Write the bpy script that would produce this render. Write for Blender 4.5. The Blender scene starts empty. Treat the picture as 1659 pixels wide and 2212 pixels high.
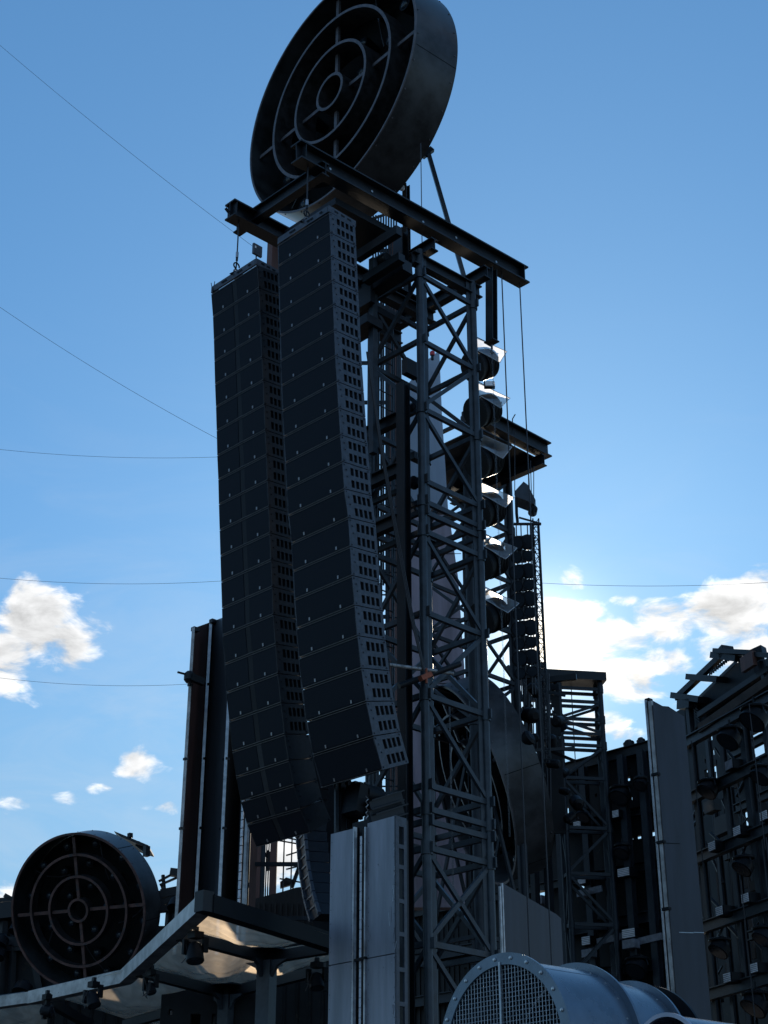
import bpy, bmesh, math, random
from mathutils import Vector, Matrix
random.seed(7)
C = bpy.context.scene
COL = C.collection
R = math.radians

# ------------------------------------------------------------ camera
FPX, TH, CX, CY = 3320.0, R(26.3), 829.5, 1106.0
CAM = Vector((0, 0, 1.6))
cd = bpy.data.cameras.new('camera'); cam = bpy.data.objects.new('camera', cd); COL.objects.link(cam)
cam.location = CAM; cam.rotation_euler = (R(90) + TH, 0, 0)
cd.sensor_fit = 'HORIZONTAL'; cd.sensor_width = 36; cd.lens = 36 * FPX / 1659.0
cd.clip_start = 0.1; cd.clip_end = 3000
C.camera = cam

def ray(u, v):
    x = (u - CX) / FPX; y = (CY - v) / FPX
    return Vector((x, math.cos(TH) - y * math.sin(TH), math.sin(TH) + y * math.cos(TH)))

# ------------------------------------------------------------ sky, sun, exposure
SUN_EL, SUN_AZ = R(21.1), R(6.3)
SUND = Vector((math.sin(SUN_AZ) * math.cos(SUN_EL), math.cos(SUN_AZ) * math.cos(SUN_EL), math.sin(SUN_EL)))
C.view_settings.view_transform = 'Standard'; C.view_settings.look = 'None'
C.view_settings.exposure = 0.0; C.view_settings.gamma = 1.0

w = bpy.data.worlds.new('World'); C.world = w; w.use_nodes = True
wt = w.node_tree; wt.nodes.clear()
def N(t, kind, **k):
    n = t.nodes.new(kind)
    for a, b in k.items(): setattr(n, a, b)
    return n
def M(t, op, a, b=None, c=None, clamp=False):
    n = t.nodes.new('ShaderNodeMath'); n.operation = op; n.use_clamp = clamp
    for i, x in enumerate((a, b, c)):
        if x is None: continue
        if isinstance(x, (int, float)): n.inputs[i].default_value = x
        else: t.links.new(x, n.inputs[i])
    return n.outputs[0]
def smooth(t, x, lo, hi):
    n = t.nodes.new('ShaderNodeMapRange'); n.interpolation_type = 'SMOOTHSTEP'
    n.inputs[1].default_value = lo; n.inputs[2].default_value = hi
    t.links.new(x, n.inputs[0]); return n.outputs[0]
def MIX(t, f, a, b, blend='MIX'):
    n = t.nodes.new('ShaderNodeMix'); n.data_type = 'RGBA'; n.blend_type = blend
    for i, x in ((0, f), (6, a), (7, b)):
        if isinstance(x, (int, float)): n.inputs[i].default_value = x
        elif isinstance(x, tuple): n.inputs[i].default_value = x if len(x) == 4 else (*x, 1)
        else: t.links.new(x, n.inputs[i])
    return n.outputs[2]

out = N(wt, 'ShaderNodeOutputWorld'); bg = N(wt, 'ShaderNodeBackground')
sky = N(wt, 'ShaderNodeTexSky', sky_type='NISHITA', sun_disc=False)
sky.sun_elevation = SUN_EL; sky.sun_rotation = SUN_AZ
sky.air_density = 1.0; sky.dust_density = 0.25; sky.ozone_density = 3.0; sky.altitude = 200
tc = N(wt, 'ShaderNodeTexCoord')
nrm = N(wt, 'ShaderNodeVectorMath', operation='NORMALIZE'); wt.links.new(tc.outputs['Generated'], nrm.inputs[0])
sep = N(wt, 'ShaderNodeSeparateXYZ'); wt.links.new(nrm.outputs[0], sep.inputs[0])
ydiv = M(wt, 'MAXIMUM', sep.outputs[1], 0.05)
px = M(wt, 'DIVIDE', sep.outputs[0], ydiv); pz = M(wt, 'DIVIDE', sep.outputs[2], ydiv)
blobs = [(70,1330,75,75,1),(120,1400,78,58,1),(10,1430,70,75,1),(55,1285,50,48,.9),
 (285,1650,55,34,.85),(140,1722,36,18,.65),(215,1702,48,14,.55),(368,1746,36,14,.6),(25,1735,55,30,.7),(165,1668,30,10,.5),(15,1960,50,60,.9),
 (300,1740,40,14,.5),(1240,1330,68,50,1.0),(1215,1395,90,66,1.15),(1330,1378,88,50,1.0),(1440,1345,85,48,.95),(1570,1330,110,58,1.0),(1650,1290,95,66,1),
 (1350,1450,75,44,.9),(1440,1430,90,34,.85),(1580,1400,110,50,.9),(1385,1490,75,34,.85),(1355,1588,55,18,.65),(1190,1148,24,9,.42),(1200,1222,30,12,.5),
 (1235,1260,30,40,.7),(1350,1295,40,20,.6),(1300,1560,60,30,.7),(600,1850,90,70,.9)]
dens = None
for (u, v, ru, rv, wgt) in blobs:
    r0 = ray(u, v); cxx, czz = r0.x / r0.y, r0.z / r0.y
    rx = ray(u + ru, v); rz = ray(u, v - rv)
    ax = abs(rx.x / rx.y - cxx); az_ = abs(rz.z / rz.y - czz)
    dx = M(wt, 'DIVIDE', M(wt, 'SUBTRACT', px, cxx), ax); dz = M(wt, 'DIVIDE', M(wt, 'SUBTRACT', pz, czz), az_)
    d2 = M(wt, 'ADD', M(wt, 'MULTIPLY', dx, dx), M(wt, 'MULTIPLY', dz, dz))
    m = M(wt, 'MULTIPLY', M(wt, 'DIVIDE', 1.0, M(wt, 'ADD', 1.0, M(wt, 'MULTIPLY', d2, M(wt, 'MULTIPLY', d2, 0.8)))), wgt)
    dens = m if dens is None else M(wt, 'MAXIMUM', dens, m)
# a general field of fair weather clouds away from the listed banks (behind the viewer and low down)
far_n = N(wt, 'ShaderNodeTexNoise'); far_n.inputs['Scale'].default_value = 3.2; far_n.inputs['Detail'].default_value = 3
mp = N(wt, 'ShaderNodeMapping'); mp.inputs['Scale'].default_value = (1, 1, 2.2)
wt.links.new(nrm.outputs[0], mp.inputs[0]); wt.links.new(mp.outputs[0], far_n.inputs['Vector'])
back = smooth(wt, sep.outputs[1], 0.55, 0.1)
gen = M(wt, 'MULTIPLY', smooth(wt, far_n.outputs[0], 0.5, 0.68), back)
dens = M(wt, 'MAXIMUM', dens, gen)
nz = N(wt, 'ShaderNodeTexNoise'); nz.inputs['Scale'].default_value = 26; nz.inputs['Detail'].default_value = 9
nz.inputs['Roughness'].default_value = 0.58; nz.inputs['Distortion'].default_value = 0.35
wt.links.new(mp.outputs[0], nz.inputs['Vector'])
off = N(wt, 'ShaderNodeVectorMath', operation='ADD'); wt.links.new(mp.outputs[0], off.inputs[0])
off.inputs[1].default_value = (0.004, 0.0, 0.016)
nz2 = N(wt, 'ShaderNodeTexNoise'); nz2.inputs['Scale'].default_value = 26; nz2.inputs['Detail'].default_value = 9
nz2.inputs['Roughness'].default_value = 0.58; nz2.inputs['Distortion'].default_value = 0.35
wt.links.new(off.outputs[0], nz2.inputs['Vector'])
tot = M(wt, 'ADD', dens, M(wt, 'MULTIPLY', M(wt, 'MULTIPLY', M(wt, 'SUBTRACT', nz.outputs[0], 0.5), 2.6), M(wt, 'MINIMUM', 1.0, M(wt, 'MULTIPLY', dens, 7.0))))
alpha = smooth(wt, tot, 0.42, 1.0)
relief = M(wt, 'MULTIPLY', M(wt, 'SUBTRACT', nz.outputs[0], nz2.outputs[0]), 2.0)
shade = M(wt, 'ADD', M(wt, 'SUBTRACT', 1.12, M(wt, 'MULTIPLY', smooth(wt, tot, 0.7, 1.6), 0.36)), relief, clamp=False)
shade = M(wt, 'MAXIMUM', shade, 0.62)
# forward scattering round the sun
dt = N(wt, 'ShaderNodeVectorMath', operation='DOT_PRODUCT'); wt.links.new(nrm.outputs[0], dt.inputs[0]); dt.inputs[1].default_value = SUND
dpos = M(wt, 'MAXIMUM', dt.outputs['Value'], 0.0)
g1 = M(wt, 'POWER', dpos, 1500.0); g2 = M(wt, 'POWER', dpos, 160.0); g3 = M(wt, 'POWER', dpos, 12.0)
SKY_S = 0.1
gam0 = N(wt, 'ShaderNodeGamma'); gam0.inputs[1].default_value = 0.66; wt.links.new(sky.outputs[0], gam0.inputs[0])
gam = N(wt, 'ShaderNodeVectorMath', operation='MULTIPLY'); wt.links.new(gam0.outputs[0], gam.inputs[0]); gam.inputs[1].default_value = (0.95, 1.79, 2.46)
def scale_col(colr, f):
    n = N(wt, 'ShaderNodeVectorMath', operation='SCALE')
    if isinstance(colr, tuple): n.inputs[0].default_value = colr
    else: wt.links.new(colr, n.inputs[0])
    if isinstance(f, (int, float)): n.inputs[3].default_value = f
    else: wt.links.new(f, n.inputs[3])
    return n.outputs[0]
def addc(a, b):
    n = N(wt, 'ShaderNodeVectorMath', operation='ADD'); wt.links.new(a, n.inputs[0]); wt.links.new(b, n.inputs[1]); return n.outputs[0]
CLOUD = 8.8
cl = scale_col((0.98, 0.99, 1.0), M(wt, 'MULTIPLY', shade, CLOUD))
cl = addc(cl, scale_col((1.0, 0.86, 0.62), M(wt, 'ADD', M(wt, 'MULTIPLY', g1, 12.0), M(wt, 'MULTIPLY', g2, 1.6))))
base = addc(gam.outputs[0], scale_col((1.0, 0.93, 0.78), M(wt, 'ADD', M(wt, 'MULTIPLY', g1, 10.0), M(wt, 'ADD', M(wt, 'MULTIPLY', g2, 0.5), M(wt, 'ADD', M(wt, 'MULTIPLY', M(wt, 'POWER', dpos, 30.0), 0.55), M(wt, 'MULTIPLY', M(wt, 'POWER', dpos, 8.0), 0.05))))))
lowp = M(wt, 'MULTIPLY', smooth(wt, sep.outputs[2], 0.46, 0.16), 0.55)
base = MIX(wt, lowp, base, scale_col((0.40, 0.62, 0.78), 8.6))
veil_n = N(wt, 'ShaderNodeTexNoise'); veil_n.inputs['Scale'].default_value = 7; veil_n.inputs['Detail'].default_value = 8; veil_n.inputs['Roughness'].default_value = 0.6; veil_n.inputs['Distortion'].default_value = 1.0
mp2 = N(wt, 'ShaderNodeMapping'); mp2.inputs['Scale'].default_value = (1, 1, 3.0); mp2.inputs['Rotation'].default_value = (0, R(12), 0)
wt.links.new(nrm.outputs[0], mp2.inputs[0]); wt.links.new(mp2.outputs[0], veil_n.inputs['Vector'])
veil = M(wt, 'MULTIPLY', smooth(wt, veil_n.outputs[0], 0.42, 0.75), M(wt, 'MULTIPLY', smooth(wt, sep.outputs[2], 0.58, 0.2), 0.20))
base = MIX(wt, veil, base, scale_col((0.95, 0.98, 1.0), CLOUD * 0.95))
fin = MIX(wt, alpha, base, cl)
wt.links.new(fin, bg.inputs[0]); bg.inputs[1].default_value = SKY_S
wt.links.new(bg.outputs[0], out.inputs[0])

sl = bpy.data.lights.new('sun', 'SUN'); sun = bpy.data.objects.new('sun', sl); COL.objects.link(sun)
sl.energy = 5.0; sl.angle = R(0.6); sl.color = (1.0, 0.86, 0.68)
sun.rotation_euler = SUND.to_track_quat('Z', 'Y').to_euler(); sun.location = (10, 60, 60)

# ------------------------------------------------------------ frames and picking points
aA = R(45.3)
A = Vector((math.sin(aA), math.cos(aA), 0)); B = Vector((-math.cos(aA), math.sin(aA), 0)); Z = Vector((0, 0, 1))
def dirv(az): return Vector((math.sin(R(az)), math.cos(R(az)), 0))
def W(a, b, z): return A * a + B * b + Z * z
def on(u, v, n, c):
    r = ray(u, v); return CAM + r * ((c - n.dot(CAM)) / n.dot(r))
def PA(u, v, a): return on(u, v, A, a)
def PB(u, v, b): return on(u, v, B, b)
def PY(u, v, y): return on(u, v, Vector((0, 1, 0)), y)
def PZ(u, v, z): return on(u, v, Z, z)
def PN(u, v, n, pt): return on(u, v, n, n.dot(pt))

# ------------------------------------------------------------ materials
def mat(name, col, rough=0.5, metal=0.0, var=0.25, scale=6.0, bump=0.0, streak=False, spots=None, spec=0.5, second=None):
    m = bpy.data.materials.new(name); m.use_nodes = True; t = m.node_tree
    p = t.nodes['Principled BSDF']
    tcn = N(t, 'ShaderNodeTexCoord'); mpn = N(t, 'ShaderNodeMapping')
    t.links.new(tcn.outputs['Object'], mpn.inputs[0])
    if streak: mpn.inputs['Scale'].default_value = (1, 1, 0.12)
    n1 = N(t, 'ShaderNodeTexNoise'); n1.inputs['Scale'].default_value = scale; n1.inputs['Detail'].default_value = 8; n1.inputs['Roughness'].default_value = 0.62
    t.links.new(mpn.outputs[0], n1.inputs['Vector'])
    lo = tuple(c * (1 - var) for c in col); hi = tuple(min(1, c * (1 + var)) for c in (second or col))
    f = smooth(t, n1.outputs[0], 0.3, 0.7)
    c = MIX(t, f, lo, hi)
    if spots:
        n2 = N(t, 'ShaderNodeTexNoise'); n2.inputs['Scale'].default_value = spots[1]; n2.inputs['Detail'].default_value = 10; n2.inputs['Roughness'].default_value = 0.7
        t.links.new(tcn.outputs['Object'], n2.inputs['Vector'])
        c = MIX(t, smooth(t, n2.outputs[0], spots[2], spots[2] + 0.05), c, spots[0])
    t.links.new(c, p.inputs['Base Color'])
    rr = N(t, 'ShaderNodeMapRange'); rr.inputs[3].default_value = max(0.05, rough - 0.12); rr.inputs[4].default_value = min(1, rough + 0.12)
    t.links.new(n1.outputs[0], rr.inputs[0]); t.links.new(rr.outputs[0], p.inputs['Roughness'])
    p.inputs['Metallic'].default_value = metal
    p.inputs['Specular IOR Level'].default_value = spec
    if bump:
        b = N(t, 'ShaderNodeBump'); b.inputs['Strength'].default_value = bump; b.inputs['Distance'].default_value = 0.01
        t.links.new(n1.outputs[0], b.inputs['Height']); t.links.new(b.outputs[0], p.inputs['Normal'])
    return m

m_beam = mat('dark_painted_steel', (0.008, 0.011, 0.015), 0.42, 0.0, 0.35, 3, 0.15, spots=((0.06, 0.06, 0.06), 30, 0.72), spec=0.3)
m_truss = mat('grey_truss_steel', (0.030, 0.040, 0.051), 0.40, 0.2, 0.35, 5, 0.1, spots=((0.03, 0.027, 0.027), 18, 0.62), spec=0.4)
m_truss_far = mat('far_truss_steel', (0.018, 0.024, 0.032), 0.5, 0.1, 0.3, 4, spec=0.3)
m_black = mat('matt_black', (0.0035, 0.0050, 0.0075), 0.5, 0, 0.3, 8, spec=0.2)
m_grille = mat('speaker_grille_mesh', (0.0030, 0.0058, 0.0115), 0.6, 0.0, 0.2, 60, 0.3, spec=0.15)
m_side = mat('speaker_side_plate', (0.052, 0.062, 0.080), 0.42, 0.2, 0.3, 14, 0.1, spots=((0.16, 0.17, 0.18), 40, 0.68))
m_side2 = mat('speaker_side_plate_dark', (0.012, 0.015, 0.020), 0.45, 0.1, 0.3, 14, spec=0.3)
m_lip = mat('speaker_edge_strip', (0.085, 0.085, 0.09), 0.4, 0.2, 0.3, 20)
m_badge = mat('silver_badge', (0.26, 0.26, 0.27), 0.35, 0.6, 0.1, 20)
m_drum = mat('dark_sheet_metal', (0.032, 0.036, 0.040), 0.36, 0.2, 0.6, 1.6, 0.2, spots=((0.08, 0.062, 0.05), 5, 0.68), spec=0.4)
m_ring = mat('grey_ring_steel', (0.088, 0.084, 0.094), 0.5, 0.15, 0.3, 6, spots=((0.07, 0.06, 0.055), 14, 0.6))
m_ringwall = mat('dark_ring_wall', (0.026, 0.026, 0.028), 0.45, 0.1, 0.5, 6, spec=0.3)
m_drum_lit = mat('lit_sheet_metal', (0.055, 0.060, 0.066), 0.40, 0.2, 0.5, 1.6, 0.2)  # drum metal again, light on the half-hidden drum put into the colour
m_rust = mat('rusty_ring_steel', (0.085, 0.044, 0.038), 0.6, 0.1, 0.5, 5, 0.2, spots=((0.04, 0.04, 0.045), 9, 0.56))
m_drumin = mat('drum_lining', (0.004, 0.0045, 0.005), 0.7, 0, 0.4, 4, spec=0.15)
m_brown = mat('red_brown_steel', (0.10, 0.045, 0.036), 0.6, 0.1, 0.4, 3, 0.2, streak=True)
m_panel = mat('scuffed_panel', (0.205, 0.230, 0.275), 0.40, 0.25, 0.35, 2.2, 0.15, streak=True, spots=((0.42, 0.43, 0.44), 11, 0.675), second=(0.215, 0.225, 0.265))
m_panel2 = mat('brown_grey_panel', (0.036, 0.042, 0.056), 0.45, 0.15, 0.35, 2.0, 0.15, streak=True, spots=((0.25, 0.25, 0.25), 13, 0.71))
m_slab = mat('mauve_slab', (0.27, 0.225, 0.265), 0.5, 0.1, 0.3, 2.5, 0.1, streak=True)
m_alu = mat('aluminium_rail', (0.34, 0.35, 0.37), 0.32, 0.75, 0.3, 7, 0.1)
m_led = mat('led_strip_lens', (0.72, 0.76, 0.82), 0.3, 0.0, 0.15, 16)
m_duct = mat('blue_grey_duct_paint', (0.115, 0.155, 0.20), 0.28, 0.40, 0.22, 4, 0.10, spots=((0.07, 0.08, 0.09), 7, 0.66))
m_acryl2 = mat('acrylic_edge', (.45, .47, .5), .3, 0, .1, 8)
m_zinc = mat('zinc_mesh_wire', (0.38, 0.42, 0.46), 0.35, 0.5, 0.2, 30)
m_bolt = mat('zinc_bolt', (0.50, 0.53, 0.55), 0.3, 0.7, 0.1, 30)
m_cable = mat('black_wire_rope', (0.025, 0.025, 0.03), 0.5, 0.2, 0.2, 20)
m_wall = mat('dark_corrugated_wall', (0.010, 0.012, 0.014), 0.55, 0.0, 0.45, 1.3, 0.1, spots=((0.03, 0.026, 0.02), 3, 0.60), spec=0.2)
m_rustwall = mat('rust_streaked_wall', (0.022, 0.019, 0.018), 0.6, 0.0, 0.5, 3, 0.1, streak=True, spots=((0.08, 0.04, 0.028), 2.5, 0.63), spec=0.25)
m_tan = mat('tan_boarding', (0.05, 0.038, 0.032), 0.7, 0, 0.4, 3, spec=0.2)
m_white = mat('louvre_white', (0.72, 0.73, 0.75), 0.5, 0, 0.1, 10)
m_galv = mat('canopy_fascia_zinc', (0.33, 0.325, 0.32), 0.42, 0.45, 0.4, 4, 0.2, streak=False, spots=((0.07, 0.07, 0.07), 9, 0.63))
m_orange = mat('orange_clamp', (0.30, 0.07, 0.03), 0.5, 0.3, 0.3, 30)
m_red = mat('red_lamp_glass', (0.55, 0.02, 0.03), 0.25, 0, 0.1, 30)
m_chain = mat('galvanised_chain', (0.10, 0.105, 0.115), 0.4, 0.5, 0.3, 40)
m_ground = mat('asphalt', (0.05, 0.05, 0.05), 0.85, 0, 0.3, 0.6, 0.2)
m_lens = mat('lamp_lens', (0.018, 0.026, 0.036), 0.22, 0.0, 0.1, 8, spec=0.4)
m_trim = mat('white_wall_trim', (0.16, 0.17, 0.20), 0.5, 0.0, 0.3, 8)

def film_mat(name, tcol, tr, mixrt, bstr):
    m = bpy.data.materials.new(name); m.use_nodes = True; t = m.node_tree; t.nodes.clear()
    o = N(t, 'ShaderNodeOutputMaterial'); tcn = N(t, 'ShaderNodeTexCoord'); mpn = N(t, 'ShaderNodeMapping'); mpn.inputs['Scale'].default_value = (1, .3, 1)
    n1 = N(t, 'ShaderNodeTexNoise'); n1.inputs['Scale'].default_value = 3.5; n1.inputs['Detail'].default_value = 8; n1.inputs['Distortion'].default_value = 1.5
    t.links.new(tcn.outputs['Object'], mpn.inputs[0]); t.links.new(mpn.outputs[0], n1.inputs['Vector'])
    b = N(t, 'ShaderNodeBump'); b.inputs['Strength'].default_value = bstr; b.inputs['Distance'].default_value = .02; t.links.new(n1.outputs[0], b.inputs['Height'])
    tb = N(t, 'ShaderNodeBsdfTransparent'); tb.inputs[0].default_value = (.9, .93, .96, 1)
    rf = N(t, 'ShaderNodeBsdfRefraction'); rf.inputs['Color'].default_value = (*tcol, 1); rf.inputs['Roughness'].default_value = .8; rf.inputs['IOR'].default_value = 1.06
    tl = N(t, 'ShaderNodeBsdfTranslucent'); tl.inputs[0].default_value = (*[c_*.88 for c_ in tcol], 1)
    gl = N(t, 'ShaderNodeBsdfGlossy'); gl.inputs['Roughness'].default_value = .08
    for q in (tl, gl): t.links.new(b.outputs[0], q.inputs['Normal'])
    f = smooth(t, n1.outputs[0], .3, .75)
    a0_ = N(t, 'ShaderNodeMixShader'); a0_.inputs[0].default_value = mixrt; t.links.new(rf.outputs[0], a0_.inputs[1]); t.links.new(tl.outputs[0], a0_.inputs[2])
    a1_ = N(t, 'ShaderNodeMixShader'); t.links.new(M(t, 'ADD', M(t, 'MULTIPLY', f, -.2), tr), a1_.inputs[0]); t.links.new(a0_.outputs[0], a1_.inputs[1]); t.links.new(tb.outputs[0], a1_.inputs[2])
    fr = N(t, 'ShaderNodeFresnel'); fr.inputs[0].default_value = 1.4; t.links.new(b.outputs[0], fr.inputs['Normal'])
    a2_ = N(t, 'ShaderNodeMixShader'); t.links.new(M(t, 'MULTIPLY', fr.outputs[0], .8), a2_.inputs[0]); t.links.new(a1_.outputs[0], a2_.inputs[1]); t.links.new(gl.outputs[0], a2_.inputs[2])
    t.links.new(a2_.outputs[0], o.inputs[0]); return m
m_tarp = film_mat('clear_film_tarp', (.98, .80, .60), .52, .6, .5)
m_acryl = film_mat('dusty_acrylic', (.90, .91, .93), .50, .93, .12)

# ------------------------------------------------------------ mesh builder
class MB:
    def __init__(s): s.v = []; s.f = []
    def add(s, vs, fs):
        o = len(s.v); s.v += [Vector(p) for p in vs]; s.f += [[i + o for i in f] for f in fs]; return s
    def hexa(s, p):      # p[0:4] bottom loop, p[4:8] top loop
        return s.add(p, [(3,2,1,0),(4,5,6,7),(0,1,5,4),(1,2,6,5),(2,3,7,6),(3,0,4,7)])
    def prism(s, poly, vec):
        n = len(poly); vec = Vector(vec)
        return s.add(list(poly) + [Vector(p) + vec for p in poly], [tuple(range(n))[::-1], tuple(range(n, 2 * n))] + [(i, (i+1) % n, n + (i+1) % n, n + i) for i in range(n)])
    def frame(s, p0, p1, up=Z):
        d = (Vector(p1) - Vector(p0)).normalized(); up = Vector(up)
        if abs(d.dot(up)) > 0.98: up = A if abs(d.dot(A)) < 0.9 else B
        sd = d.cross(up).normalized(); return d, sd, sd.cross(d).normalized()
    def beam(s, p0, p1, w, h=None, up=Z):
        h = w if h is None else h; p0 = Vector(p0); p1 = Vector(p1); d, x, y = s.frame(p0, p1, up)
        q = [x*(-w/2) + y*(-h/2), x*(w/2) + y*(-h/2), x*(w/2) + y*(h/2), x*(-w/2) + y*(h/2)]
        return s.hexa([p0 + k for k in q] + [p1 + k for k in q])
    def ibeam(s, p0, p1, w, h, tf=0.022, tw=0.016, up=Z):
        p0 = Vector(p0); p1 = Vector(p1); d, x, y = s.frame(p0, p1, up)
        a, b = w/2, h/2; c, e = tw/2, h/2 - tf
        prof = [(-a,-b),(a,-b),(a,-e),(c,-e),(c,e),(a,e),(a,b),(-a,b),(-a,e),(-c,e),(-c,-e),(-a,-e)]
        return s.prism([p0 + x*i + y*j for i, j in prof], p1 - p0)
    def tube(s, p0, p1, r, seg=10, r1=None):
        p0 = Vector(p0); p1 = Vector(p1); d, x, y = s.frame(p0, p1); r1 = r if r1 is None else r1
        c = [(math.cos(2*math.pi*i/seg), math.sin(2*math.pi*i/seg)) for i in range(seg)]
        vs = [p0 + x*(r*a) + y*(r*b) for a, b in c] + [p1 + x*(r1*a) + y*(r1*b) for a, b in c]
        return s.add(vs, [tuple(range(seg))[::-1], tuple(range(seg, 2*seg))] + [(i, (i+1) % seg, seg + (i+1) % seg, seg + i) for i in range(seg)])
    def path(s, pts, r, seg=6):
        for i in range(len(pts) - 1): s.tube(pts[i], pts[i+1], r, seg)
        return s
    def ring(s, c, n, ro, ri, d, seg=96):     # annular cylinder from c, extends along n by d
        c = Vector(c); n = Vector(n).normalized(); x = n.cross(Z) if abs(n.dot(Z)) < 0.95 else n.cross(A); x.normalize(); y = n.cross(x)
        vs = []
        for rr, o in ((ro, 0), (ro, d), (ri, d), (ri, 0)):
            for i in range(seg):
                t = 2*math.pi*i/seg; vs.append(c + n*o + x*(rr*math.cos(t)) + y*(rr*math.sin(t)))
        fs = []
        for k in range(4):
            for i in range(seg):
                j = (i+1) % seg; a, b = k*seg, ((k+1) % 4)*seg; fs.append((a+i, a+j, b+j, b+i))
        return s.add(vs, fs)
    def disk(s, c, n, r, d, seg=48): 
        c = Vector(c); return s.tube(c, c + Vector(n).normalized()*d, r, seg)
    def lathe(s, c, n, prof, seg=24):         # prof list of (offset along n, radius)
        c = Vector(c); n = Vector(n).normalized(); x = n.cross(Z) if abs(n.dot(Z)) < 0.95 else n.cross(A); x.normalize(); y = n.cross(x)
        vs = []
        for o, r in prof:
            for i in range(seg):
                t = 2*math.pi*i/seg; vs.append(c + n*o + x*(r*math.cos(t)) + y*(r*math.sin(t)))
        fs = [tuple(range(seg))[::-1], tuple(range((len(prof)-1)*seg, len(prof)*seg))]
        for k in range(len(prof)-1):
            for i in range(seg):
                j = (i+1) % seg; fs.append((k*seg+i, k*seg+j, (k+1)*seg+j, (k+1)*seg+i))
        return s.add(vs, fs)
    def plate(s, fn, ss, ts, holes, vec):     # gridded plate with rectangular holes; fn(s,t) -> point
        vec = Vector(vec); ss = sorted(set(ss + [h[0] for h in holes] + [h[2] for h in holes])); ts = sorted(set(ts + [h[1] for h in holes] + [h[3] for h in holes]))
        ss = [x for x in ss if ss[0] <= x]; nx, ny = len(ss), len(ts)
        def solid(i, j):
            if i < 0 or j < 0 or i >= nx-1 or j >= ny-1: return False
            mx, my = (ss[i]+ss[i+1])/2, (ts[j]+ts[j+1])/2
            return not any(h[0] < mx < h[2] and h[1] < my < h[3] for h in holes)
        vs = [fn(a, b) for b in ts for a in ss]; n = nx*ny; vs = vs + [p + vec for p in vs]
        I = lambda i, j: j*nx + i; fs = []
        for j in range(ny-1):
            for i in range(nx-1):
                if not solid(i, j): continue
                a, b, c, d = I(i, j), I(i+1, j), I(i+1, j+1), I(i, j+1)
                fs += [(a, b, c, d), (a+n, d+n, c+n, b+n)]
                if not solid(i, j-1): fs.append((a, a+n, b+n, b))
                if not solid(i, j+1): fs.append((c, c+n, d+n, d))
                if not solid(i-1, j): fs.append((d, d+n, a+n, a))
                if not solid(i+1, j): fs.append((b, b+n, c+n, c))
        return s.add(vs, fs)
    def build(s, name, m, parent=None, bevel=0.0, flat=False):
        org = parent_loc(parent) if parent is not None else (sum(s.v, Vector()) / len(s.v))
        me = bpy.data.meshes.new(name); me.from_pydata([tuple(p - org) for p in s.v], [], s.f)
        bm = bmesh.new(); bm.from_mesh(me); bmesh.ops.recalc_face_normals(bm, faces=bm.faces)
        bm.to_mesh(me); bm.free()
        if not flat:
            me.polygons.foreach_set('use_smooth', [True] * len(me.polygons)); me.set_sharp_from_angle(angle=R(32))
        me.materials.append(m)
        o = bpy.data.objects.new(name, me); COL.objects.link(o)
        if parent is not None: o.parent = parent
        else: o.location = org
        if bevel:
            b = o.modifiers.new('bevel', 'BEVEL'); b.width = bevel; b.segments = 2; b.limit_method = 'ANGLE'
        return o
def parent_loc(p):
    l = p.location.copy()
    while p.parent: p = p.parent; l += p.location
    return l
def thing(name, label, cat, loc, group=None):
    o = bpy.data.objects.new(name, None); COL.objects.link(o); o.location = loc; o.empty_display_size = 0.2
    return tag(o, label, cat, group, 'thing')
def tag(o, label=None, cat=None, group=None, kind=None):
    if label: o['label'] = label
    if cat: o['category'] = cat
    if group: o['group'] = group
    if kind: o['kind'] = kind
    return o
def down0(p, z): return Vector((p.x, p.y, z))
def lerp(p, q, t): return Vector(p) * (1 - t) + Vector(q) * t

# ============================================================ SETTING
g = MB().prism([Vector((-600, -400, -0.02)), Vector((600, -400, -0.02)), Vector((600, 900, -0.02)), Vector((-600, 900, -0.02))], (0, 0, -0.3))
tag(g.build('ground', m_ground), kind='structure')
g = MB().prism([W(9, -14, 0.0), W(60, -14, 0.0), W(60, 45, 0.0), W(9, 45, 0.0)], (0, 0, 0.12))
tag(g.build('pavement', mat('stage_deck', (0.03, 0.03, 0.032), 0.8, 0, 0.3, 1)), kind='structure')

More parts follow.
